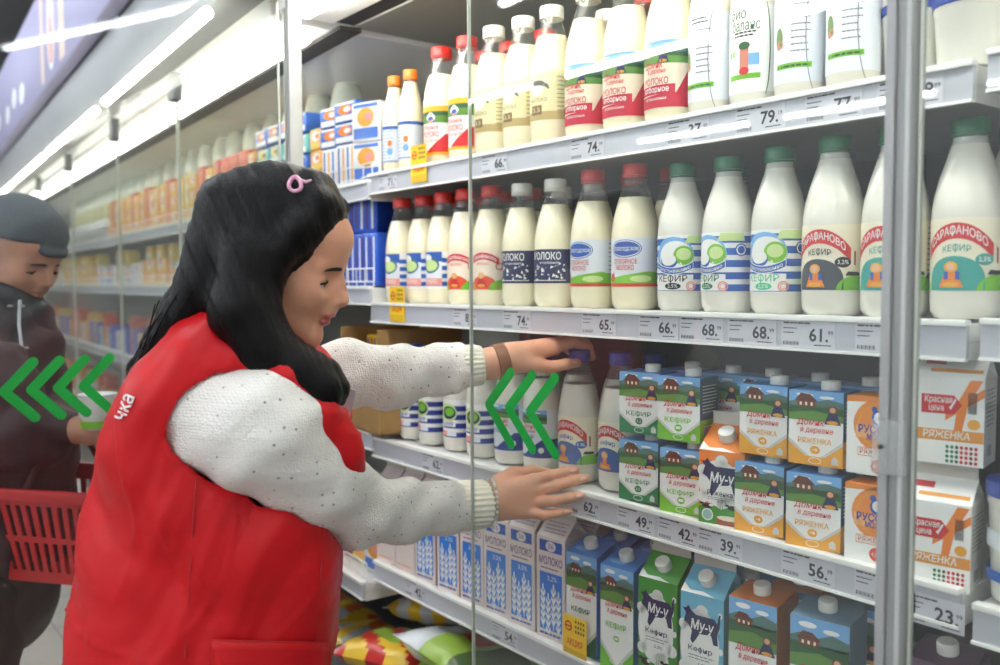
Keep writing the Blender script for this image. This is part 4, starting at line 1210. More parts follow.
# second-highest shelf next to the open bay: blue and white packs
zz = FARZ[1][0]
for k, kk in enumerate(('white', 'white')):
    far_put(kk, -.045, .21, zz + .1005 * k, 'beside the orange-capped bottles, ' + ('lower one', 'upper one')[k], rot=.35)
far_put('stripe', .065, .21, zz, 'on the shelf beyond the open bay, nearer one', rot=.2); far_put('stripe', .16, .21, zz, 'on the shelf beyond the open bay, further one', rot=.2)
for k in range(2):
    far_put('blue', .07, .21, zz + .1105 + .0555 * k, 'in the nearer pile on the striped packs, %s up' % ORD[k], rot=.2)
    far_put('blue', .165, .21, zz + .1105 + .0555 * k, 'in the further pile on the striped packs, %s up' % ORD[k], rot=.2)
for k in range(3):
    far_put('orange', .265, .21, zz + .0605 * k, 'in the pile past the blue packs, %s up' % ORD[k])
e = .37
seq = ['teal', 'teal', 'teal', 'teal', 'orange', 'red', 'red', 'red', 'red', 'yellow', 'red', 'orange', 'yellow', 'yellow', 'orange', 'red', 'yellow', 'orange', 'yellow', 'red', 'yellow', 'orange', 'red', 'yellow', 'orange', 'orange', 'yellow', 'red', 'yellow']
for k, kk in enumerate(seq):
    if kk in ('teal', 'orange'):
        for j in range(4 if kk == 'teal' else 3):
            far_put(kk if j % 2 == 0 or kk == 'orange' else 'blue', e, .21, zz + .0605 * j, 'piled on the second-highest shelf of the further run', rot=rnd.uniform(-.1, .1))
    else:
        far_put(kk, e, .21, zz, 'on the second-highest shelf of the further run', rot=rnd.uniform(-.1, .1))
    e += .112 if kk == 'teal' else .102
# middle shelf: deep blue packs, then mixed
zz = FARZ[2][0]
for k in range(3):
    far_put('deep', -.055 + k * .082, .215, zz, 'on the middle shelf beside the open bay, %s from the post' % ORD[k], rot=.15)
for k in range(2):
    far_put('deep', .0 + k * .09, .22, zz + .136, 'laid on top of the others, %s' % ['nearer', 'further'][k], rot=.5)
for lvl, z in ((0, FARZ[2][0]), (1, FARZ[3][0]), (2, FARZ[4][0])):
    e = .20 if lvl == 0 else .12 if lvl == 1 else -.05
    k = 0
    rr = random.Random(lvl + 4)
    while e < 6.4:
        kk = rr.choice([['yellow', 'white', 'yellow', 'stripe', 'orange'], ['yellow', 'red', 'deep', 'orange', 'stripe', 'teal'], ['red', 'orange', 'stripe', 'yellow', 'white', 'red']][lvl])
        far_put(kk, e, .22, z, 'on the %s shelf of the further run' % FARZ[2 + lvl][1], rot=rr.uniform(-.12, .12))
        if kk in ('orange', 'blue', 'teal'):
            far_put(kk, e, .22, z + .061, 'piled on the %s shelf of the further run' % FARZ[2 + lvl][1])
        e += .104
        k += 1
# bottles on the highest far shelf
far_b = bottle('far', .285, .056, .025, .86, CAPW, mat('far_kefir', (206, 212, 196), .3, coat=.5), PET, lambda A, R: (A.rect(-W(R, 140), .03, W(R, 140), .12, mat('far_label', (206, 206, 160), .5), 0), A.ring(0, .085, .03, .03, .004, GREY, 1), A.rect(-W(R, 140), .03, W(R, 140), .05, mat('far_label_foot', (190, 180, 120), .5), 1)))
far_b.location = far(.62, .43, 1.876); far_b['label'] = 'large pale bottle on the highest far shelf, first from the slim post'; far_b['group'] = 'large bottles on the highest far shelf'
for k in range(1, 24):
    dup(far_b, far(.62 + k * .22 + (k % 3) * .012, .43, 1.876), FAR_ROT + rnd.uniform(-.3, .3),
        'large pale bottle on the highest far shelf, %s from the slim post' % ORD[k])
# open crate of baked goods seen under her far sleeve
ct = thing('cardboard_crate', 'brown open cardboard crate of yellow boxes beside the third shelf', 'crate', far(-.06, .26, FARZ[3][0] + .001), FAR_ROT)
kb = mat('kraft_card', (176, 138, 84), .7, var=(30, .25))
mb = MB()
mb.box(-.11, -.12, 0, .11, .12, .006, kb); mb.build('base', ct)
for nm, b in (('side', (-.11, -.12, 0, -.104, .12, .26)), ('side', (.104, -.12, 0, .11, .12, .26)), ('front', (-.104, -.12, 0, .104, -.114, .20)), ('back', (-.104, .114, 0, .104, .12, .26))):
    MB().box(*b, kb).build(nm + '_panel', ct)
for i in range(2):
    for j in range(2):
        o = pack(mat('box_yellow', (232, 186, 40), .45), .085, .09, .115, a_stripes(BLUE, RED))
        o.location = far(-.06 + (.5 - i) * .095, .25, FARZ[3][0] + .009 + j * .116); o.rotation_euler[2] = FAR_ROT
        o['label'] = 'yellow box inside the cardboard crate, %s %s' % (['nearer', 'further'][i], ['below', 'on top']  [j]); o['category'] = 'box'; o.name = 'yellow_box'; o['group'] = 'yellow boxes in the crate'

# ------------------------------------------------------------------ bags in the bottom well
def pillow_bag(name, label, loc, sx, sy, sz, rot, m, art_cols, seed):
    t = thing(name, label, 'bag', loc, 0, 'frozen food bags in the bottom well')
    t.rotation_euler = rot
    rr = random.Random(seed)
    n, mm = 18, 14
    vs, fs = [], []
    ph = [rr.uniform(0, 6) for _ in range(4)]
    for side in (1, -1):
        for i in range(n + 1):
            for j in range(mm + 1):
                u, v = i / n * 2 - 1, j / mm * 2 - 1
                hgt = (max(0, (1 - u ** 4)) * max(0, (1 - v ** 4))) ** .6
                wr = .10 * math.sin(7 * u + ph[0]) * math.cos(5 * v + ph[1]) + .05 * math.sin(15 * u + 9 * v + ph[2])
                vs.append((u * sx / 2, v * sy / 2, side * sz / 2 * hgt * (1 + wr)))
    K = (n + 1) * (mm + 1)
    cols = []
    for s in (0, 1):
        for i in range(n):
            for j in range(mm):
                q = [s * K + i * (mm + 1) + j, s * K + (i + 1) * (mm + 1) + j, s * K + (i + 1) * (mm + 1) + j + 1, s * K + i * (mm + 1) + j + 1]
                fs.append(tuple(q if s == 0 else reversed(q))); cols.append((i, j))
    b = MB()
    for f, (i, j) in zip(fs, cols):
        pass
    slot = [art_cols((i + .5) / n, (j + .5) / mm) for i, j in cols]
    b.v = vs
    for f, mt in zip(fs, slot):
        b.f.append(f); b.mi.append(b.slot(mt))
    b.build('wrapper', t, 60)
    s = MB()
    for sg in (-1, 1):
        s.box(sg * sx / 2 - .008, -sy / 2, -.0012, sg * sx / 2 + .008, sy / 2, .0012, m)
    s.build('end_seal', t, 0)
    return t
BG = mat('bag_green', (150, 186, 70), .3, coat=.5); BR = mat('bag_red', (196, 40, 38), .3, coat=.5); BS = mat('bag_silver', (206, 214, 220), .25, coat=.5); BY = mat('bag_yellow', (236, 196, 60), .3, coat=.5); BO = mat('bag_orange', (222, 110, 50), .3, coat=.5); BDG = mat('bag_dark_green', (70, 96, 44), .3, coat=.4)
def c1(u, v): return BS if u < .38 else (BR if v > .4 and u < .7 else BDG if u > .8 else BG)
def c2(u, v): return BR if (u + v) % .5 < .2 else (BY if v < .3 else BG)
def c3(u, v): return BY if int(u * 6 + v * 2) % 2 == 0 else (BO if v > .5 else BS)
def c4(u, v): return BG if v < .6 else BR
bags = [(c1, 'green and red frozen food bag with silver end on the pile', (-1.58, 1.165, .60), (.25, .24)), (c4, 'lime green bag lying under the silver-ended one', (-1.62, 1.19, .520), (.25, .24)),
        (c2, 'red and yellow bag at the front of the bottom well', (-1.83, 1.13, .535), (.24, .22)), (c3, 'yellow and orange chequered bag behind the red one', (-1.90, 1.33, .57), (.24, .22)), (c2, 'red bag lying deepest in the bottom well', (-1.34, 1.20, .53), (.24, .24)),
        (c3, 'orange bag farther back beside the upright', (-1.70, 1.40, .57), (.25, .24)), (c4, 'green bag deep behind the silver-ended one', (-1.45, 1.42, .55), (.26, .24))]
for k, (cf, lb, loc, sz) in enumerate(bags):
    pillow_bag('frozen_food_bag', lb, loc, sz[0], sz[1], .075, (rnd.uniform(-.3, -.1), rnd.uniform(-.15, .15), .3 + rnd.uniform(-.5, .5)), BS, cf, k)
zz = .345
for k in range(3):
    pillow_bag('frozen_food_bag', 'yellow and orange bag in the far bottom well, %s from the slim post' % ORD[k], far(.12 + .27 * k, .25, .42), .25, .24, .08, (-.15, .1, .1), BS, c3, 20 + k)

# ------------------------------------------------------------------ organic shapes: smooth union of round cones and ellipsoids, meshed by surface nets
def _v(p):
    return np.array(tuple(p), dtype=np.float64)
class Blob:
    def __init__(s, k=0.01):
        s.p = []; s.k = k
    def cone(s, a, b, ra, rb, k=None, neg=False):
        s.p.append(('c', _v(a), _v(b), ra, rb, s.k if k is None else k, neg)); return s
    def chain(s, pts, k=None, neg=False, grow=0.0):
        for (p, r), (q, r2) in zip(pts, pts[1:]):
            s.cone(p, q, r + grow, r2 + grow, k, neg)
        return s
    def ball(s, a, r, k=None, neg=False):
        return s.cone(a, _v(a) + (0, 0, 1e-4), r, r, k, neg)
    def ell(s, c, r, axes=None, k=None, neg=False):
        M = np.array([tuple(x) for x in axes]) if axes is not None else np.eye(3)
        s.p.append(('e', _v(c), np.array(r, float), M, None, s.k if k is None else k, neg)); return s
    def half(s, c, n, k=None):
        """cut away everything on the side n points to"""
        n = _v(n); n /= np.linalg.norm(n)
        s.p.append(('h', _v(c), n, None, None, s.k if k is None else k, True)); return s
    def func(s, f, lo, hi, k=None):
        s.p.append(('f', f, np.array(lo, float), np.array(hi, float), None, s.k if k is None else k, False)); return s
    @staticmethod
    def _d(p, X):
        t = p[0]
        if t == 'c':
            a, b, ra, rb = p[1:5]
            ab = b - a
            h = np.clip(((X - a) @ ab) / (ab @ ab), 0, 1)
            return np.linalg.norm(X - a - h[..., None] * ab, axis=-1) - (ra + (rb - ra) * h)
        if t == 'e':
            c, r, M = p[1:4]
            q = (X - c) @ M.T
            k0 = np.linalg.norm(q / r, axis=-1); k1 = np.linalg.norm(q / (r * r), axis=-1)
            return k0 * (k0 - 1) / np.maximum(k1, 1e-9)
        if t == 'h':
            return -((X - p[1]) @ p[2])
        return p[1](X)
    @staticmethod
    def _box(p):
        if p[0] == 'c':
            r = max(p[3], p[4])
            return np.minimum(p[1], p[2]) - r, np.maximum(p[1], p[2]) + r
        if p[0] == 'e':
            r = p[2].max(); return p[1] - r, p[1] + r
        if p[0] == 'h':
            return np.full(3, -1e9), np.full(3, 1e9)
        return p[2], p[3]
    def eval(s, X):
        d = np.full(X.shape[:-1], 1.0)
        for p in s.p:
            d = s._mix(d, s._d(p, X), p[5], p[6])
        return d
    @staticmethod
    def _mix(d, e, k, neg):
        k = max(k, 1e-5)
        if neg:
            e = -e
            h = np.clip(0.5 - 0.5 * (d - e) / k, 0, 1)
            return d + (e - d) * h + k * h * (1 - h)
        h = np.clip(0.5 + 0.5 * (d - e) / k, 0, 1)
        return d + (e - d) * h - k * h * (1 - h)
    def mesh(s, vox):
        pos = [p for p in s.p if not p[6]]
        lo = np.min([s._box(p)[0] for p in pos], axis=0) - 3 * vox
        hi = np.max([s._box(p)[1] for p in pos], axis=0) + 3 * vox
        n = np.ceil((hi - lo) / vox).astype(int) + 1
        ax = [lo[i] + vox * np.arange(n[i]) for i in range(3)]
        D = np.full(n, 1.0)
        for p in s.p:
            a, b = s._box(p)
            pad = p[5] + 2.5 * vox
            i0 = np.clip(np.floor((a - pad - lo) / vox).astype(int), 0, n); i1 = np.clip(np.ceil((b + pad - lo) / vox).astype(int) + 1, 0, n)
            if (i1 <= i0).any():
                continue
            sl = tuple(slice(i0[i], i1[i]) for i in range(3))
            X = np.stack(np.meshgrid(*[ax[i][sl[i]] for i in range(3)], indexing='ij'), -1)
            D[sl] = s._mix(D[sl], s._d(p, X), p[5], p[6])
        ins = D < 0
        c = [D[i:n[0] - 1 + i, j:n[1] - 1 + j, k:n[2] - 1 + k] for i in (0, 1) for j in (0, 1) for k in (0, 1)]
        cnt = sum((x < 0).astype(np.int8) for x in c)
        act = (cnt > 0) & (cnt < 8)
        idx = np.full(act.shape, -1, int); w = np.argwhere(act); idx[act] = np.arange(len(w))
        acc = np.zeros((len(w), 3)); num = np.zeros(len(w))
        corners = np.array([(i, j, k) for i in (0, 1) for j in (0, 1) for k in (0, 1)])
        vals = np.stack([x[act] for x in c], -1)
        for a in range(8):
            for b in range(a + 1, 8):
                df = corners[b] - corners[a]
                if abs(df).sum() != 1:
                    continue
                va, vb = vals[:, a], vals[:, b]
                m = (va < 0) != (vb < 0)
                t = np.where(m, va / np.where(m, va - vb, 1), 0)
                acc[m] += (corners[a] + t[:, None] * df)[m]; num[m] += 1
        V = lo + vox * (w + acc / num[:, None])
        F = []
        for axis in range(3):
            u, v = (axis + 1) % 3, (axis + 2) % 3
            sl0 = [slice(1, n[i] - 1) for i in range(3)]; sl0[axis] = slice(0, n[axis] - 1)
            sl1 = list(sl0); sl1[axis] = slice(1, n[axis])
            A, B = ins[tuple(sl0)], ins[tuple(sl1)]
            e = np.argwhere(A != B)
            if not len(e):
                continue
            off = np.array([1, 1, 1]); off[axis] = 0
            base = e + off
            flip = A[tuple(e.T)]
            du = np.zeros(3, int); du[u] = 1; dv = np.zeros(3, int); dv[v] = 1
            g = lambda q: idx[q[:, 0], q[:, 1], q[:, 2]]
            q = np.stack([g(base - du - dv), g(base - dv), g(base), g(base - du)], -1)
            q[~flip] = q[~flip][:, ::-1]
            F.append(q)
        F = np.concatenate(F)
        F = F[(F >= 0).all(1)]
        return V, F
def relax(V, F, it=2, lam=0.5):
    n = len(V)
    e = np.concatenate([F[:, [0, 1]], F[:, [1, 2]], F[:, [2, 3]], F[:, [3, 0]]])
    for _ in range(it):
        a = np.zeros_like(V); c = np.zeros(n)
        np.add.at(a, e[:, 0], V[e[:, 1]]); np.add.at(c, e[:, 0], 1)
        np.add.at(a, e[:, 1], V[e[:, 0]]); np.add.at(c, e[:, 1], 1)
        V = V + lam * (a / np.maximum(c, 1)[:, None] - V)
    return V
def vnormals(V, F):
    n = np.cross(V[F[:, 2]] - V[F[:, 0]], V[F[:, 3]] - V[F[:, 1]])
    N = np.zeros_like(V)
    for i in range(4):
        np.add.at(N, F[:, i], n)
    return N / np.maximum(np.linalg.norm(N, axis=1), 1e-12)[:, None]
def organic(name, parts, mats, parent=None, pick=None, post=None, it=2):
    """parts: list of (Blob, voxel); joined into one mesh object. pick(centres)->material index"""
    VV, FF, o = [], [], 0
    for b, vox in parts:
        V, F = b.mesh(vox)
        V = relax(V, F, it)
        if post:
            V = post(V, vnormals(V, F))
        VV.append(V); FF.append(F + o); o += len(V)
    V = np.concatenate(VV); F = np.concatenate(FF)
    me = bpy.data.meshes.new(name)
    me.vertices.add(len(V)); me.vertices.foreach_set('co', V.ravel())
    me.loops.add(F.size); me.loops.foreach_set('vertex_index', F.ravel())
    me.polygons.add(len(F)); me.polygons.foreach_set('loop_start', np.arange(0, F.size, 4))
    for m in mats:
        me.materials.append(m)
    if pick:
        me.polygons.foreach_set('material_index', pick(V[F].mean(1)).astype(np.int32))
    me.update(calc_edges=True)
    me.validate()
    me.polygons.foreach_set('use_smooth', [True] * len(me.polygons))
    ob = bpy.data.objects.new(name, me); COL.objects.link(ob)
    if parent:
        ob.parent = parent
    return ob
def P(u, v, z):
    return _v(at(u, v, z))
def C(*pts):
    return [(P(u, v, z), r) for u, v, z, r in pts]

SKIN = mat('skin', (224, 164, 132), 0.45, sss=0.25, bump=(240, 0.06), var=(14, 0.12))
LIPS = mat('lips', (202, 116, 106), 0.35, sss=0.2)
EYEW = mat('eye_white', (226, 220, 214), 0.2)
IRIS = mat('iris_brown', (58, 38, 28), 0.15)
LASH = mat('lash', (24, 18, 16), 0.6)

def hair_mat(name, rgb, rough=0.36, scale=(160, 160, 10), rot=(0.25, 0.35, 0), strength=0.55):
    m = mat(name, rgb, rough)
    nt = m.node_tree; b = nt.nodes['Principled BSDF']
    tc = nt.nodes.new('ShaderNodeTexCoord'); mp = nt.nodes.new('ShaderNodeMapping'); n = nt.nodes.new('ShaderNodeTexNoise'); bp = nt.nodes.new('ShaderNodeBump')
    mp.inputs['Scale'].default_value = scale; mp.inputs['Rotation'].default_value = rot
    n.inputs['Scale'].default_value = 1; n.inputs['Detail'].default_value = 3
    bp.inputs['Strength'].default_value = strength; bp.inputs['Distance'].default_value = 0.004
    nt.links.new(tc.outputs['Object'], mp.inputs[0]); nt.links.new(mp.outputs[0], n.inputs['Vector']); nt.links.new(n.outputs['Fac'], bp.inputs['Height']); nt.links.new(bp.outputs[0], b.inputs['Normal'])
    return m
def knit_mat():
    m = mat('white_knit', (244, 241, 234), 0.9)
    nt = m.node_tree; b = nt.nodes['Principled BSDF']
    b.inputs['Sheen Weight'].default_value = 0.25
    tc = nt.nodes.new('ShaderNodeTexCoord')
    vo = nt.nodes.new('ShaderNodeTexVoronoi'); vo.inputs['Scale'].default_value = 58; vo.inputs['Randomness'].default_value = 0.25
    rp = nt.nodes.new('ShaderNodeValToRGB')
    rp.color_ramp.elements[0].position = 0.08; rp.color_ramp.elements[0].color = lin((.58, .55, .52)) + (1,)
    rp.color_ramp.elements[1].position = 0.14; rp.color_ramp.elements[1].color = lin((244/255, 241/255, 234/255)) + (1,)
    v2 = nt.nodes.new('ShaderNodeTexVoronoi'); v2.inputs['Scale'].default_value = 260; v2.inputs['Randomness'].default_value = 0.5
    n2 = nt.nodes.new('ShaderNodeTexNoise'); n2.inputs['Scale'].default_value = 40
    ad = nt.nodes.new('ShaderNodeMath'); ad.operation = 'ADD'
    a2 = nt.nodes.new('ShaderNodeMath'); a2.operation = 'ADD'
    bp = nt.nodes.new('ShaderNodeBump'); bp.inputs['Strength'].default_value = 0.55; bp.inputs['Distance'].default_value = 0.006
    for x in (vo, v2, n2):
        nt.links.new(tc.outputs['Object'], x.inputs['Vector'])
    nt.links.new(vo.outputs['Distance'], rp.inputs[0]); nt.links.new(rp.outputs[0], b.inputs['Base Color'])
    nt.links.new(v2.outputs['Distance'], ad.inputs[0]); nt.links.new(n2.outputs['Fac'], ad.inputs[1])
    nt.links.new(ad.outputs[0], a2.inputs[0]); nt.links.new(vo.outputs['Distance'], a2.inputs[1])
    nt.links.new(a2.outputs[0], bp.inputs['Height']); nt.links.new(bp.outputs[0], b.inputs['Normal'])
    return m
KNIT = knit_mat()
RIB = mat('knit_ribbing', (240, 236, 220), 0.9, bump=(300, 0.4))
VEST = mat('red_nylon', (200, 18, 26), 0.45, bump=(26, 0.25))
VEST.node_tree.nodes['Principled BSDF'].inputs['Specular IOR Level'].default_value = .28
VEST_IN = mat('dark_red_lining', (150, 18, 26), 0.6)
HAIR = hair_mat('black_hair', (13, 11, 12), .40, (420, 420, 14), strength=.35)
HAIR.node_tree.nodes['Principled BSDF'].inputs['Specular IOR Level'].default_value = .16

# ---- head frame: f towards the face, t up through the crown, s towards the ear on the lens side
def head_frame(c, tilt, fx, up=Vector((0, 0, 1)), turn=0.0):
    fx = Vector((fx.x, fx.y, 0)).normalized()
    side = fx.cross(up) # to the person's right
    fx = (fx * math.cos(turn) + side * math.sin(turn)).normalized(); side = fx.cross(up)
    F = fx * math.cos(tilt) - up * math.sin(tilt)
    T = fx * math.sin(tilt) + up * math.cos(tilt)
    return (lambda f, t, s: _v(Vector(c) + F * f + T * t + side * s)), np.array([tuple(F), tuple(T), tuple(side)])
def head_blob(H, A, female=True):
    b = Blob(0.012)
    b.ell(H(-.012, .032, 0), (.096, .086, .075), A)
    b.ell(H(.038, -.030, 0), (.056, .084, .058), A, .02)
    b.ell(H(.058, .045, 0), (.036, .042, .056), A, .02)
    for s in (-1, 1):
        b.cone(H(.000, -.062, s * .046), H(.070, -.096, s * .014), .018, .015, .022)
        b.ell(H(.052, -.028, s * .034), (.030, .030, .024), A, .02)
        b.cone(H(.083, .014, s * .012), H(.062, .008, s * .046), .008, .007, .012)
        b.ball(H(.092, -.010, s * .037), .0150, .014, True)
    b.ball(H(.076, -.098, 0), .017, .018)
    b.cone(H(.084, .006, 0), H(.1045, -.030, 0), .0065, .0085, .009)
    b.ball(H(.1055, -.032, 0), .0092, .008)
    b.ell(H(.087, -.022, 0), (.017, .026, .0125), A, .010)
    b.ell(H(.083, -.030, 0), (.016, .022, .020), A, .012)
    for s in (-1, 1):
        b.ell(H(.094, -.038, s * .0115), (.010, .0075, .007), A, .006)
    b.ell(H(.088, -.052, 0), (.014, .014, .020), A, .012)
    b.ell(H(.0935, -.0585, 0), (.0085, .0055, .021), A, .004)
    b.ell(H(.0905, -.0690, 0), (.0085, .0065, .018), A, .004)
    for s in (-1, 1):
        b.cone(H(.1015, -.0632, 0), H(.0885, -.0665, s * .022), .0022, .0018, .004, True)
        b.ball(H(.1015, -.0405, s * .0075), .0024, .003, True)
    for s in (-1, 1):   # upper and lower eyelids
        b.ell(H(.0655, -.0120, s * .034), (.0140, .0130, .0165), A, .004)
    return b
def lips_pick(H, A):
    Minv = A
    c1, c2 = H(.0935, -.0585, 0), H(.0905, -.0690, 0)
    def pick(X):
        q1 = (X - c1) @ Minv.T / np.array((.0200, .0062, .0215)); q2 = (X - c2) @ Minv.T / np.array((.0190, .0072, .0195))
        return ((np.linalg.norm(q1, axis=1) < 1) | (np.linalg.norm(q2, axis=1) < 1)).astype(int)
    return pick
def face_details(root, H, A, sides, brow_col=LASH, openness=0.3):
    for s in sides:
        e = MB()
        # visible sliver of eye: a curved lens between the lids, its iris, and the lash line above it
        n = 10
        up, lo = [], []
        for k in range(n + 1):
            q = -1 + 2 * k / n
            sx = s * (.034 + .0138 * q)
            fx = .0655 + .0022 + .0142 * math.sqrt(max(0, 1 - (q * .90) ** 2))
            up.append(H(fx - .0004, -.0138 - .0030 * q + .0016 * (1 - q * q), sx)); lo.append(H(fx - .0006, -.0152 - .0030 * q - .0034 * (1 - q * q), sx))
        vs = up + lo
        e.add(vs, [(k, k + 1, n + 2 + k, n + 1 + k) for k in range(n)], EYEW)
        e.build('eye', root, 0)
        i_ = MB()
        i_.add([u + _v(A[0]) * .0004 for u in up[3:8]] + [l + _v(A[0]) * .0004 for l in lo[3:8]], [(k, k + 1, 6 + k, 5 + k) for k in range(4)], IRIS); i_.build('iris', root, 0)
        MB().tube([p + _v(A[0]) * .0008 for p in up], [.0008] + [.0019] * (n - 1) + [.0012], LASH, 6).build('eyelashes', root)
        pts = [H(.0925 - .00050 * k * k, .0095 - .0016 * k + .0058 * math.sin((k + 1) / 9 * PI), s * (.012 + k * .0050)) for k in range(8)]
        MB().tube(pts, [.0014, .0028, .0031, .0030, .0026, .0022, .0016, .0008], brow_col, 6).build('eyebrow', root)

def fingers(b, defs, k=0.004):
    for pts in defs:
        b.chain(C(*pts), k)
    return b

# ================================================================= the shop assistant
HC = at(281, 257, 1.30)
Hd, HA = head_frame(HC, math.radians(19), RT)
person = None
head = head_blob(Hd, HA)
head.cone(Hd(-.02, -.05, 0), P(240, 372, 1.33), .052, .060, .02)
ear = Hd(-.012, -.012, .074)
# torso under the clothes, arms under the sleeves, legs
core = Blob(.03)
core.chain(C((240, 372, 1.33, .06), (230, 430, 1.34, .11), (222, 520, 1.35, .12), (212, 650, 1.36, .13)))
rs = [(222, 418, 1.235, .062), (268, 436, 1.225, .058), (312, 474, 1.28, .052), (358, 510, 1.41, .044), (400, 512, 1.50, .038), (450, 507, 1.595, .032), (482, 504, 1.632, .030)]
ls_ = [(292, 398, 1.53, .055), (345, 374, 1.575, .046), (400, 376, 1.605, .042), (450, 367, 1.635, .032), (486, 365, 1.652, .029)]
core.chain(C(*rs[:6]), .02); core.chain(C(*ls_[:4]), .02)
for du, zz_ in ((-28, 1.28), (20, 1.42)):
    p0, p1, p2 = P(212 + du, 640, zz_), None, None
    a_ = Vector(p0); kn = Vector((a_.x, a_.y, .47)); an = Vector((a_.x - .02, a_.y - .02, .06)); toe = an + Vector((RT.x, RT.y, 0)).normalized() * .13 + Vector((0, 0, -.025))
    core.chain([(_v(a_), .095), (_v(kn), .062), (_v(an), .042)], .03); core.chain([(_v(an), .042), (_v(toe), .030)], .03)
# her right hand: back of the hand towards us, fingers spread along the shelf edge
rh = Blob(.010)
W1 = [(474, 504, 1.625, .031), (492, 503, 1.635, .0275)]
rh.chain(C(*W1), .012)
for (u0, v0), kn in zip(((500, 491), (499, 499), (498, 506), (497, 512)), ((534, 480), (536, 490), (535, 502), (529, 512))):
    rh.cone(P(u0, v0, 1.640), P(kn[0], kn[1], 1.650), .0165, .0128, .014)
rh.cone(P(497, 484, 1.652), P(513, 474, 1.668), .018, .014, .012)      # ball of the thumb
rh.chain(C((513, 474, 1.668, .0135), (532, 471, 1.685, .0105), (548, 473, 1.695, .0088)), .008)
fingers(rh, [[(534, 480, 1.650, .0120), (550, 476, 1.652, .0108), (564, 472, 1.660, .0096), (576, 470, 1.668, .0080)],
             [(536, 490, 1.650, .0122), (555, 486, 1.648, .0110), (572, 481, 1.656, .0098), (586, 478, 1.664, .0080)],
             [(535, 502, 1.648, .0118), (553, 501, 1.634, .0104), (568, 498, 1.628, .0094), (581, 496, 1.628, .0078)],
             [(529, 512, 1.646, .0108), (544, 515, 1.636, .0092), (557, 513, 1.632, .0084), (569, 511, 1.632, .0070)]], .004)
# her left hand: gripping the blue cap from above
lh = Blob(.010)
lh.chain(C((478, 365, 1.648, .030), (494, 363, 1.655, .0285), (506, 360, 1.660, .0285)), .012)
for kn in ((554, 348, 1.690), (552, 345, 1.705), (549, 345, 1.722), (545, 348, 1.738)):
    rel = (kn[2] - 1.69) / .05
    lh.cone(P(511, 356, 1.660 + .03 * rel), P(*kn), .020, .0135, .016)
lh.cone(P(514, 362, 1.662), P(536, 365, 1.668), .020, .0150, .012)
fingers(lh, [[(554, 348, 1.690, .0125), (573, 342, 1.705, .0108), (588, 347, 1.722, .0096), (592, 357, 1.733, .0082)],
             [(552, 345, 1.705, .0125), (571, 338, 1.735, .0110), (586, 344, 1.758, .0098), (589, 355, 1.764, .0082)],
             [(549, 345, 1.722, .0120), (566, 340, 1.760, .0106), (580, 346, 1.780, .0094), (583, 357, 1.780, .0080)],
             [(545, 348, 1.738, .0110), (560, 345, 1.775, .0094), (571, 351, 1.788, .0084), (574, 360, 1.782, .0072)],
             [(536, 365, 1.668, .0145), (552, 367, 1.672, .0118), (566, 364, 1.680, .0104), (577, 363, 1.690, .0084)]], .004)
lp = lips_pick(Hd, HA)
person = organic('person', [(head, .0024), (core, .012), (rh, .0018), (lh, .0018)], [SKIN, LIPS], None, lp)
tag(person, 'woman in red vest and white knitted sweater arranging bottles with both hands', 'person')
face_details(person, Hd, HA, (1, -1))
# nails
for a_, b_ in (((571, 471, 1.655), (575, 470, 1.6585)), ((581, 479, 1.6495), (585, 478, 1.6535)), ((577, 496.5, 1.6185), (580, 496, 1.619)), ((565, 511.5, 1.6240), (568, 511, 1.6242)), ((572, 362.5, 1.6795), (576, 362.5, 1.6815))):
    p, q = P(*a_), P(*b_)
    nb = Blob(.002).cone(p, q, .0042, .0038)
    organic('fingernail', [(nb, .0011)], [mat('nail', (232, 186, 168), .2, coat=.5)], person, it=1)

# ---- sweater: sleeves with ribbed cuffs
def sleeve(name, pts, cuff, extra=0.0, seed=0):
    b = Blob(.025)
    b.chain(C(*pts))
    rr = np.random.RandomState(seed)
    axis = [P(u, v, z) for u, v, z, r in pts]
    def post(V, N):
        # soft folds running round the arm, densest at the inside of the elbow
        d = np.min([np.linalg.norm(V - a, axis=1) for a in axis[2:5]], axis=0)
        s = V @ _v(RT) ; h = V[:, 2]
        wv = np.sin(s * 120 + h * 40 + 2 * np.sin(h * 30)) * .0022 * np.exp(-(d / .09) ** 2) + np.sin(s * 62 - h * 75) * .0022 + np.sin(h * 130 + s * 30) * .0010
        return V + N * wv[:, None]
    o = organic(name, [(b, .005)], [KNIT], person, post=post)
    c = Blob(.008).chain(C(*cuff))
    a0, a1 = P(*cuff[0][:3]), P(*cuff[-1][:3])
    ax = (a1 - a0) / np.linalg.norm(a1 - a0)
    e1 = np.cross(ax, (0, 0, 1)); e1 /= np.linalg.norm(e1); e2 = np.cross(ax, e1)
    def rib(V, N):
        ang = np.arctan2((V - a0) @ e2, (V - a0) @ e1)
        return V + N * (np.cos(ang * 26) * .0016)[:, None]
    c.half(a1, ax, .004)
    cu = organic('cuff', [(c, .0024)], [RIB], o, post=rib, it=1)
    return o
RS = [(214, 420, 1.225, .078), (262, 430, 1.205, .083), (308, 470, 1.27, .073), (355, 509, 1.40, .058), (400, 511, 1.50, .050), (436, 508, 1.575, .0445), (452, 507, 1.60, .044)]
LS = [(296, 396, 1.53, .074), (345, 374, 1.575, .058), (395, 377, 1.605, .054), (440, 369, 1.632, .044), (456, 367, 1.638, .041)]
sl1 = sleeve('sweater_sleeve', RS, [(450, 507, 1.598, .0425), (468, 505.5, 1.620, .0435), (484, 504, 1.634, .0445)], 0, 1)
sl2 = sleeve('sweater_sleeve', LS, [(454, 367.5, 1.637, .040), (468, 366, 1.643, .037), (482, 365, 1.649, .0355)], 0, 2)

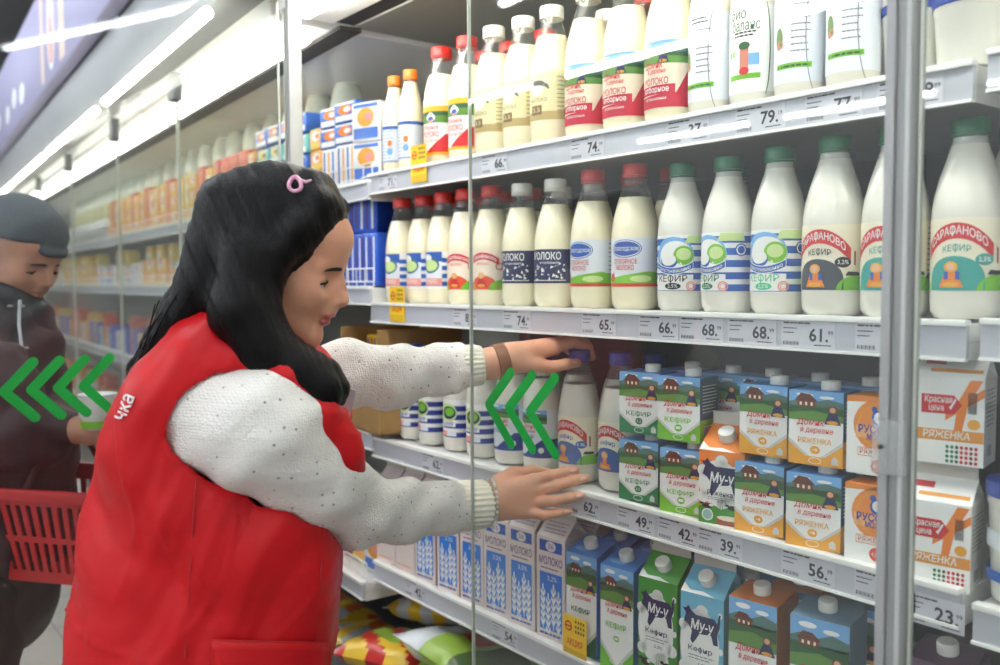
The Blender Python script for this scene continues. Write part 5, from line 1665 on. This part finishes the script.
# ---- vest: a lofted padded body, shoulders, stand-up collar, cut out round the sleeve
SEC = [(720, 68, 325), (665, 77, 330), (620, 83, 335), (580, 88, 339), (540, 90, 344), (490, 98, 349), (440, 109, 352), (400, 124, 349), (372, 142, 338), (350, 160, 322), (330, 176, 300), (312, 192, 282), (298, 204, 262)]
VZ = 1.34
hs, cs, ra_, rb_ = [], [], [], []
RTh = Vector((RT.x, RT.y, 0)).normalized(); FWh = Vector((FW.x, FW.y, 0)).normalized()
for (v, l, r), dep in zip(SEC, (.20, .198, .194, .188, .18, .168, .152, .142, .135, .12, .10, .085, .07)):
    p, q = P(l, v, VZ), P(r, v, VZ)
    hs.append((p[2] + q[2]) / 2); cs.append((p + q) / 2); ra_.append(np.linalg.norm(q - p) / 2); rb_.append(dep)
hs, cs, ra_, rb_ = map(np.array, (hs, cs, ra_, rb_))
order = np.argsort(hs); hs, cs, ra_, rb_ = hs[order], cs[order], ra_[order], rb_[order]
def vest_sdf(X):
    h = X[..., 2]
    cx, cy = np.interp(h, hs, cs[:, 0]), np.interp(h, hs, cs[:, 1])
    ra, rb = np.interp(h, hs, ra_), np.interp(h, hs, rb_)
    dx, dy = X[..., 0] - cx, X[..., 1] - cy
    a = dx * RTh.x + dy * RTh.y; b = dx * FWh.x + dy * FWh.y
    d = ((np.abs(a / ra) ** 2.3 + np.abs(b / rb) ** 2.3) ** (1 / 2.3) - 1) * np.minimum(ra, rb)
    return np.maximum(d * .8, np.maximum(h - hs[-1] - .01, hs[0] - h))
vb = Blob(.03)
vb.func(vest_sdf, (cs[:, 0].min() - .35, cs[:, 1].min() - .35, hs[0] - .01), (cs[:, 0].max() + .35, cs[:, 1].max() + .35, hs[-1] + .02), .001)
# shoulder yokes on both sides
vb.chain(C((218, 330, 1.29, .048), (204, 370, 1.225, .054), (174, 406, 1.21, .054), (158, 448, 1.22, .056), (186, 497, 1.225, .062), (240, 548, 1.235, .060), (282, 575, 1.27, .045), (285, 640, 1.29, .04)), .05)
vb.chain(C((240, 338, 1.30, .050), (262, 366, 1.24, .040)), .04)
vb.chain(C((255, 345, 1.38, .055), (290, 372, 1.48, .065)), .04)
vb.chain(C(*[(u, v, z, r) for (u, v, z, r) in RS[:4]]), .008, True, .003)
vb.chain(C(*LS[:3]), .01, True, .004)
# front panel between the hair and the sleeve, collar roll along the neckline
vb.chain(C((246, 352, 1.235, .022), (285, 382, 1.20, .024), (318, 412, 1.215, .026), (338, 445, 1.25, .030), (342, 480, 1.29, .035)), .03)
vb.chain(C((207, 303, 1.27, .013), (228, 322, 1.25, .017), (262, 352, 1.23, .017), (300, 385, 1.225, .017), (335, 420, 1.25, .016)), .02)
def vest_post(V, N):
    s = V @ _v(RTh); h = V[:, 2]; q = V @ _v(FWh)
    w1 = np.sin(h * 34 + 9 * np.sin(s * 11 + 1.0) + q * 12)
    w2 = np.sin(s * 42 + 5 * np.sin(h * 13) + 2)
    w3 = np.sin((h * 55 + s * 48) + 3 * np.sin(s * 17))
    cr = sum(a * np.exp(-np.abs(np.sin(s * fs + h * fh + 2.2 * np.sin(h * 9 + p) + p)) * 14) * np.clip(np.sin(h * 7 + s * 9 + p * 2.3), 0, 1) for a, fs, fh, p in ((.0042, 16, 21, .4), (.0036, 24, -15, 1.7), (.0034, 9, 33, 2.9), (.0030, 30, 9, 4.1)))
    d = cr + .0028 * w1 * np.abs(w1) + .0022 * w2 * np.clip(np.sin(h * 8 + s * 5), -.2, 1) + .0012 * w3
    return V + N * d[:, None]
vest = organic('vest', [(vb, .006)], [VEST], person, post=vest_post)
def on_vest(u, v, lift, z0=1.0, blob=vb):
    """point on the vest's surface straight behind u,v"""
    zs = np.arange(z0, 1.6, .004)
    pts = np.array([P(u, v, z) for z in zs])
    d = blob.eval(pts)
    i = int(np.argmax(d < .002))
    return P(u, v, zs[i] - lift)
def vest_strip(name, path, wd, m, lift=.004, parent=None):
    pts = [on_vest(u, v, lift) for u, v in path]
    return MB().tube(pts, wd, m, 6).build(name, parent or vest)
STITCH = mat('red_seam', (176, 20, 28), .55)
vest_strip('seam', [(196 - k * .6, 478 + k * 10, ) for k in range(19)], .0014, STITCH, .0006)
vest_strip('seam', [(322 - k * .9, 560 + k * 10) for k in range(11)], .0014, STITCH, .0006)
# armhole piping
# pocket flap
fl_ = MB(); nu, nv = 12, 4
g0 = [[on_vest(212 + (116 * i / nu), 641 + (3 * i / nu) + 30 * j / nv, .010 + .002 * math.sin(i)) for i in range(nu + 1)] for j in range(nv + 1)]
vs = [p for row in g0 for p in row]
fs = [(j * (nu + 1) + i, j * (nu + 1) + i + 1, (j + 1) * (nu + 1) + i + 1, (j + 1) * (nu + 1) + i) for j in range(nv) for i in range(nu)]
fl_.add(vs, fs, VEST)
fo = fl_.build('pocket_flap', vest, 60)
sm_ = fo.modifiers.new('thickness', 'SOLIDIFY'); sm_.thickness = .004
MB().tube([g0[0][i] for i in range(nu + 1)], .0026, STITCH, 6).build('pocket_edge', vest)
# white lettering at the edge of the vest's back
def vest_text(txt, u0, v0, size, ang, squeeze):
    vsx, fsx, tw, mid = glyphs(txt, .02)
    m = MB(); ca, sa = math.cos(ang), math.sin(ang)
    out = []
    for x, y in vsx:
        X, Y = (x - mid) * size * squeeze, y * size
        out.append(on_vest(u0 + X * ca + Y * sa * 1.0, v0 + X * sa - Y * ca, .004))
    m.add(out, fsx, mat('vest_lettering', (240, 236, 236), .5)); m.build('lettering', vest, 0)
vest_text('чка', 124, 407, 19, math.radians(-66), .9)
# hem edge and zip front are hidden behind the sleeve; grey badge clipped on the chest
bd = MB().box(-.016, -.001, -.026, .016, .001, .026, mat('badge_grey', (206, 210, 212), .35), .003)
bo = bd.build('name_badge', vest, loc=P(342, 403, 1.30)); bo.rotation_euler = (0.2, .3, math.radians(48))

# ---- hair
hb = Blob(.02)
hb.ell(Hd(-.016, .040, 0), (.108, .096, .090), HA)
hb.ell(Hd(-.045, -.01, 0), (.075, .095, .088), HA, .03)
# open the face: the hairline runs from the forehead to in front of the ear
hb.half(Hd(.050, .000, 0), HA[0] * .954 - HA[1] * .298, .012)
# fringe swept from the parting down past the temple
for s in (1, -1):
    hb.chain([(Hd(.020, .118, s * .020), .020), (Hd(.044, .092, s * .050), .018), (Hd(.030, .050, s * .076), .018), (Hd(.018, .012, s * .083), .017), (Hd(.008, -.022, s * .085), .018), (Hd(.000, -.075, s * .080), .024)], .016)
hb.chain([(Hd(.050, .106, .010), .012), (Hd(.060, .090, .030), .010), (Hd(.052, .062, .056), .010), (Hd(.036, .025, .074), .010)], .012)
# curtain in front of the shoulder, on the lens side
hb.chain(C((250, 262, 1.225, .046), (245, 312, 1.215, .046), (262, 346, 1.215, .040), (298, 374, 1.215, .033), (322, 390, 1.215, .024), (331, 404, 1.22, .010)), .02)
hb.chain(C((258, 335, 1.235, .030), (296, 362, 1.235, .026), (324, 376, 1.24, .024), (337, 390, 1.245, .016), (338, 402, 1.25, .008)), .015)
# falling down the back
for u, v, z, sc in ((0, 0, 1.27, 1), (-2, -6, 1.33, 1), (6, -12, 1.39, .9)):
    hb.chain(C((232 + u, 212 + v, z, .050 * sc), (222 + u, 255 + v, z, .046 * sc), (206 + u, 288 + v, z - .01, .036 * sc), (182 + u, 318 + v, z - .015, .026 * sc), (158 + u, 347 + v, z - .02, .015 * sc), (138 + u, 374 + v, z - .02, .008 * sc), (129 + u, 390 + v, z - .02, .003)), .025)
hb.chain(C((236, 290, 1.25, .040), (222, 300, 1.245, .022), (205, 300, 1.25, .012)), .02)
def hair_post(V, N):
    s = V @ _v(RTh); h = V[:, 2]; q = V @ _v(FWh)
    d = .0007 * np.sin((s * .8 + h * .3) * 300 + q * 60 + 3 * np.sin(h * 9)) + .0005 * np.sin((s + h * .4) * 560 + q * 190)
    return V + N * d[:, None]
hair = organic('hair', [(hb, .0042)], [HAIR], person, post=hair_post)
st = MB(); rr = random.Random(4)
for k in range(34):
    t0 = rr.random()
    z = 1.22 + .17 * rr.random()
    a = (228 - 70 * t0 + rr.uniform(-6, 6), 235 + 75 * t0 + rr.uniform(-5, 5)); e = (128 + rr.uniform(-4, 16), 390 + rr.uniform(-22, 4))
    m_ = ((a[0] + e[0]) / 2 - 4 + rr.uniform(-7, 6), (a[1] + e[1]) / 2 + rr.uniform(-6, 7))
    pts = []
    for i in range(9):
        t = i / 8
        pts.append(P((1 - t) ** 2 * a[0] + 2 * t * (1 - t) * m_[0] + t * t * e[0], (1 - t) ** 2 * a[1] + 2 * t * (1 - t) * m_[1] + t * t * e[1], z - .01 * t))
    st.tube(pts, [.0010] * 7 + [.0007, .0003], HAIR, 5)
st.build('loose_hair', hair)
# pink hair clip: an open teardrop of bent wire
pk_ = mat('pink_clip', (240, 170, 200), .3, coat=.6)
cl = [Hd(.050 + .020 * math.cos(a) * .55, .1335 + .006 * math.cos(a) + 0, .030 + .013 * math.sin(a)) for a in np.linspace(0, 2 * PI, 18)[:-1]]
cl = [P(295 + 6.0 * math.cos(a) * (1 - .25 * math.sin(a)), 184 - 8.0 * math.sin(a) * .9, 1.225) for a in np.linspace(0, 2 * PI, 20)[:-1]]
hc = thing('hair_clip', 'pink snap hair clip on the woman\'s black hair', 'hair clip')
MB().tube(cl, .0030, pk_, 8, True).build('frame', hc); MB().tube([P(300, 180, 1.226), P(306, 182, 1.229), P(311, 180, 1.235)], [.0026, .0022, .0015], pk_, 8).build('prong', hc)

# ---- worn on the wrists
wr = thing('wrist_strap', 'brown leather watch strap on her far wrist', 'wristwatch')
def ring_at(c, ax, r1, r2, n=28):
    ax = Vector(ax).normalized(); e1 = ax.cross(Vector((0, 0, 1))).normalized(); e2 = e1.cross(ax)
    return [Vector(c) + e1 * (r1 * math.cos(2 * PI * k / n)) + e2 * (r2 * math.sin(2 * PI * k / n)) for k in range(n)]
axl = at(506, 360, 1.660) - at(494, 363, 1.655)
mb = MB()
LEATH = mat('brown_leather', (140, 84, 48), .5, bump=(120, .2))
for off in (-.009, -.006, -.003, 0, .003, .006, .009):
    mb.tube(ring_at(at(501.5, 361.5, 1.658) + axl.normalized() * off, axl, .0322, .0322), .0026, LEATH, 8, True)
mb.build('strap', wr)
MB().tube(ring_at(at(501.5, 378, 1.642), FW, .005, .005, 12), .0014, METAL, 8, True).build('buckle', wr)
pb = thing('pearl_bracelet', 'pearl bead bracelet on her near wrist', 'bracelet')
axr = at(497, 503, 1.640) - at(480, 504, 1.63)
for k, p in enumerate(ring_at(at(491, 502.5, 1.6375), axr, .0370, .0440, 30)):
    MB().lathe([(.0002, -.0038), (.0022, -.0031), (.0036, -.001), (.0036, .001), (.0022, .0031), (.0002, .0038)], mat('pearl', (232, 226, 214), .2, coat=.6) if k % 4 else mat('pale_bead', (176, 208, 200), .2, coat=.6), 12, *p).build('bead', pb)

# ================================================================= the shopper behind the open door
SZ = 2.12
Sd, SA = head_frame(at(22, 252, SZ), math.radians(28), RT, turn=math.radians(18))
sh = head_blob(Sd, SA)
sh.cone(Sd(-.03, -.05, 0), P(-8, 330, SZ), .058, .065, .02)
sb = Blob(.03)
sb.chain(C((-8, 340, SZ, .09), (-4, 420, SZ, .13), (-8, 520, SZ, .14), (-24, 600, SZ, .14)))
for dz in (-.09, .10):
    a_ = at(-26, 600, SZ + dz); kn = Vector((a_.x, a_.y, .48)); an = Vector((a_.x - .02, a_.y, .07)); toe = an + RTh * .15 + Vector((0, 0, -.03))
    sb.chain([(_v(a_), .085), (_v(kn), .06), (_v(an), .045)], .03); sb.chain([(_v(an), .045), (_v(toe), .032)], .02)
sh_h = Blob(.008)
sh_h.chain(C((66, 428, 2.00, .030), (78, 430, 1.99, .032)), .012)
for i, (v, z) in enumerate(((424, 1.985), (429, 1.98), (434, 1.98), (439, 1.985))):
    sh_h.chain(C((78, 429 + (i - 1.5) * 2, 1.99, .018), (88, v, z, .0135), (98, v + 1, z + .004, .011), (106, v + 2, z + .018, .009)), .006)
sh_h.chain(C((74, 424, 2.0, .016), (84, 417, 2.01, .012), (92, 414, 2.02, .010)), .008)
SKIN2 = mat('skin_shopper', (190, 140, 116), .5, sss=.2, var=(14, .15))
p2 = organic('person', [(sh, .004), (sb, .016), (sh_h, .003)], [SKIN2, LIPS], None, None)
tag(p2, 'shopper in dark jacket and grey cap looking down behind the open glass door', 'person')
face_details(p2, Sd, SA, (1, -1))
JK = mat('dark_jacket', (44, 32, 40), .55, bump=(40, .3))
JK2 = mat('black_jacket_collar', (30, 30, 36), .5, bump=(40, .3))
jb = Blob(.03)
jb.chain(C((-12, 352, SZ, .165), (-6, 430, SZ, .185), (-12, 520, SZ, .185), (-22, 590, SZ, .18)))
jb.chain(C((-12, 380, SZ - .17, .095), (14, 428, SZ - .16, .085), (40, 436, 2.02, .066), (66, 428, 2.00, .048)), .03)
jb.chain(C((-12, 380, SZ + .17, .095), (20, 420, SZ + .16, .085), (50, 425, 2.14, .066), (76, 415, 2.09, .048)), .03)
def jpost(V, N):
    s = V @ _v(RTh); h = V[:, 2]
    return V + N * (.004 * np.sin(h * 60 + 4 * np.sin(s * 20)) + .003 * np.sin(s * 70 + h * 20))[:, None]
jk = organic('jacket', [(jb, .011)], [JK], p2, post=jpost)
cb = Blob(.02)
cb.chain(C((-10, 318, SZ, .095), (6, 312, SZ, .085), (18, 330, SZ, .080), (10, 348, SZ, .10)))
organic('jacket_collar', [(cb, .008)], [JK2], jk, post=jpost)
MB().tube([P(20, 300, 2.03), P(19, 325, 2.02), P(22, 350, 2.0), P(20, 385, 1.985)], .004, mat('drawstring', (190, 192, 196), .6), 6).build('drawstring', jk)
for (u, v) in ((10, 306), (22, 306), (8, 328), (26, 348)):
    MB().lathe([(.006, -.002), (.006, .002), (.003, .003)], METAL, 12, *P(u, v, 2.02)).build('snap_button', jk)
tb = Blob(.03)
for dz in (-.09, .10):
    a_ = at(-28, 590, SZ + dz)
    tb.chain([(_v(a_), .115), (_v(Vector((a_.x, a_.y, .48))), .085), (_v(Vector((a_.x - .02, a_.y, .10))), .070)], .03)
organic('trousers', [(tb, .013)], [mat('dark_trousers', (28, 26, 30), .8)], p2, post=jpost)
CAPK = mat('grey_knit_cap', (74, 80, 86), .8, bump=(160, .5))
kb2 = Blob(.012)
kb2.ell(Sd(-.015, .050, 0), (.110, .085, .088), SA)
kb2.half(Sd(0, .034, 0), -SA[1] + .28 * SA[0], .008)
kb2.cone(Sd(.085, .045, -.035), Sd(.085, .045, .035), .009, .009, .012); kb2.cone(Sd(.100, .040, -.02), Sd(.094, .042, .02), .006, .006, .02)
organic('cap', [(kb2, .005)], [CAPK], p2)
hh = Blob(.01)
for s in (-1, 1):
    hh.chain([(Sd(-.03, .03, s * .072), .016), (Sd(-.045, -.03, s * .070), .018), (Sd(-.05, -.07, s * .06), .012)])
hh.chain([(Sd(-.085, .02, 0), .03), (Sd(-.075, -.06, 0), .03)])
organic('hair', [(hh, .006)], [hair_mat('dark_brown_hair', (46, 36, 32))], p2)
# a white cup with a green band in the shopper's hands
cu = thing('yoghurt_cup', 'white cup with green lid edge held in the shopper\'s hands', 'cup', at(98, 409, 1.995) - Vector((0, 0, .045)))
MB().lathe([(.030, 0), (.034, .004), (.041, .075)], mat('cup_white', (232, 232, 228), .4), 28).build('body', cu, 40)
MB().lathe([(.0425, .075), (.0425, .080), (.040, .081)], mat('cup_lid', (210, 216, 220), .3), 28).build('lid', cu, 40)
A = Art(); A.rect(-.1, .006, .1, .022, LIME, 1); A.ell(0, .045, .03, .016, mat('pale_blue_label', (222, 228, 234), .5), 1); m = MB(); A.put(m, on_cyl(.0395), .008, lay0=.0008); m.build('label', cu, 30)

# ---- red shopping basket hanging from the shopper's forearm
BK = mat('basket_red', (186, 24, 30), .4, coat=.2)
bk = thing('shopping_basket', 'red slatted plastic shopping basket hanging from the shopper\'s forearm', 'basket', at(102, 570, 2.06), math.atan2(RT.y, RT.x) + math.radians(-14))
L0, L1, W0, W1_, Hh = .34, .42, .21, .27, .215
def sec(t):
    return (L0 + (L1 - L0) * t) / 2, (W0 + (W1_ - W0) * t) / 2
mb = MB().box(-L0 / 2, -W0 / 2, 0, L0 / 2, W0 / 2, .005, BK, .002); mb.build('base', bk)
def wall(n, long_side, sgn, name):
    m = MB()
    def pt(q, t, th):
        a, b = sec(t)
        return (q * a, sgn * (b - th), t * Hh) if long_side else (sgn * (a - th), q * b, t * Hh)
    def slab(q0, q1, t0, t1):
        vs = [pt(q, t, th) for th in (0, .004) for q, t in ((q0, t0), (q1, t0), (q1, t1), (q0, t1))]
        m.add(vs, [(0, 1, 2, 3), (7, 6, 5, 4), (0, 4, 5, 1), (1, 5, 6, 2), (2, 6, 7, 3), (3, 7, 4, 0)], BK)
    slab(-1, 1, 0, .12); slab(-1, 1, .44, .50); slab(-1, 1, .84, 1)
    for k in range(n + 1):
        c = -1 + 2 * k / n; hw = .5 / n
        if k in (0, n):
            hw = 1.2 / n
        slab(max(-1, c - hw), min(1, c + hw), .12, .44); slab(max(-1, c - hw), min(1, c + hw), .50, .84)
    m.build(name, bk, 0)
wall(15, True, -1, 'slatted_side'); wall(15, True, 1, 'slatted_side'); wall(9, False, -1, 'slatted_end'); wall(9, False, 1, 'slatted_end')
r = MB()
a, b = sec(1)
for bx in ((-a - .012, -b - .012, Hh - .022, a + .012, -b + .004, Hh + .004), (-a - .012, b - .004, Hh - .022, a + .012, b + .012, Hh + .004), (-a - .012, -b, Hh - .022, -a + .004, b, Hh + .004), (a - .004, -b, Hh - .022, a + .012, b, Hh + .004)):
    r.box(*bx, BK, .003)
r.build('rim', bk)
for s in (-1, 1):
    hd_ = [(-.09, s * b, Hh - .01), (-.085, s * b * .6, Hh + .06), (-.06, s * .02, Hh + .115), (.06, s * .02, Hh + .115), (.085, s * b * .6, Hh + .06), (.09, s * b, Hh - .01)]
    MB().tube(hd_, .0065, mat('basket_handle', (60, 20, 24), .5), 10).build('handle', bk)
for k in range(3):
    o = pack(mat('white_box', (226, 222, 210), .5), .06, .03, .12, a_stripes(BROWN, CREAM))
    o.name = 'striped_packet'; o.location = bk.location + Vector((math.cos(bk.rotation_euler[2]) * (.02 + .07 * k), math.sin(bk.rotation_euler[2]) * (.02 + .07 * k), .006 + .02)); o.rotation_euler = (0, 0, bk.rotation_euler[2])
    o['label'] = 'pale striped packet lying in the red basket, %s from the lens side' % ORD[k]; o['category'] = 'packet'; o['group'] = 'packets in the basket'
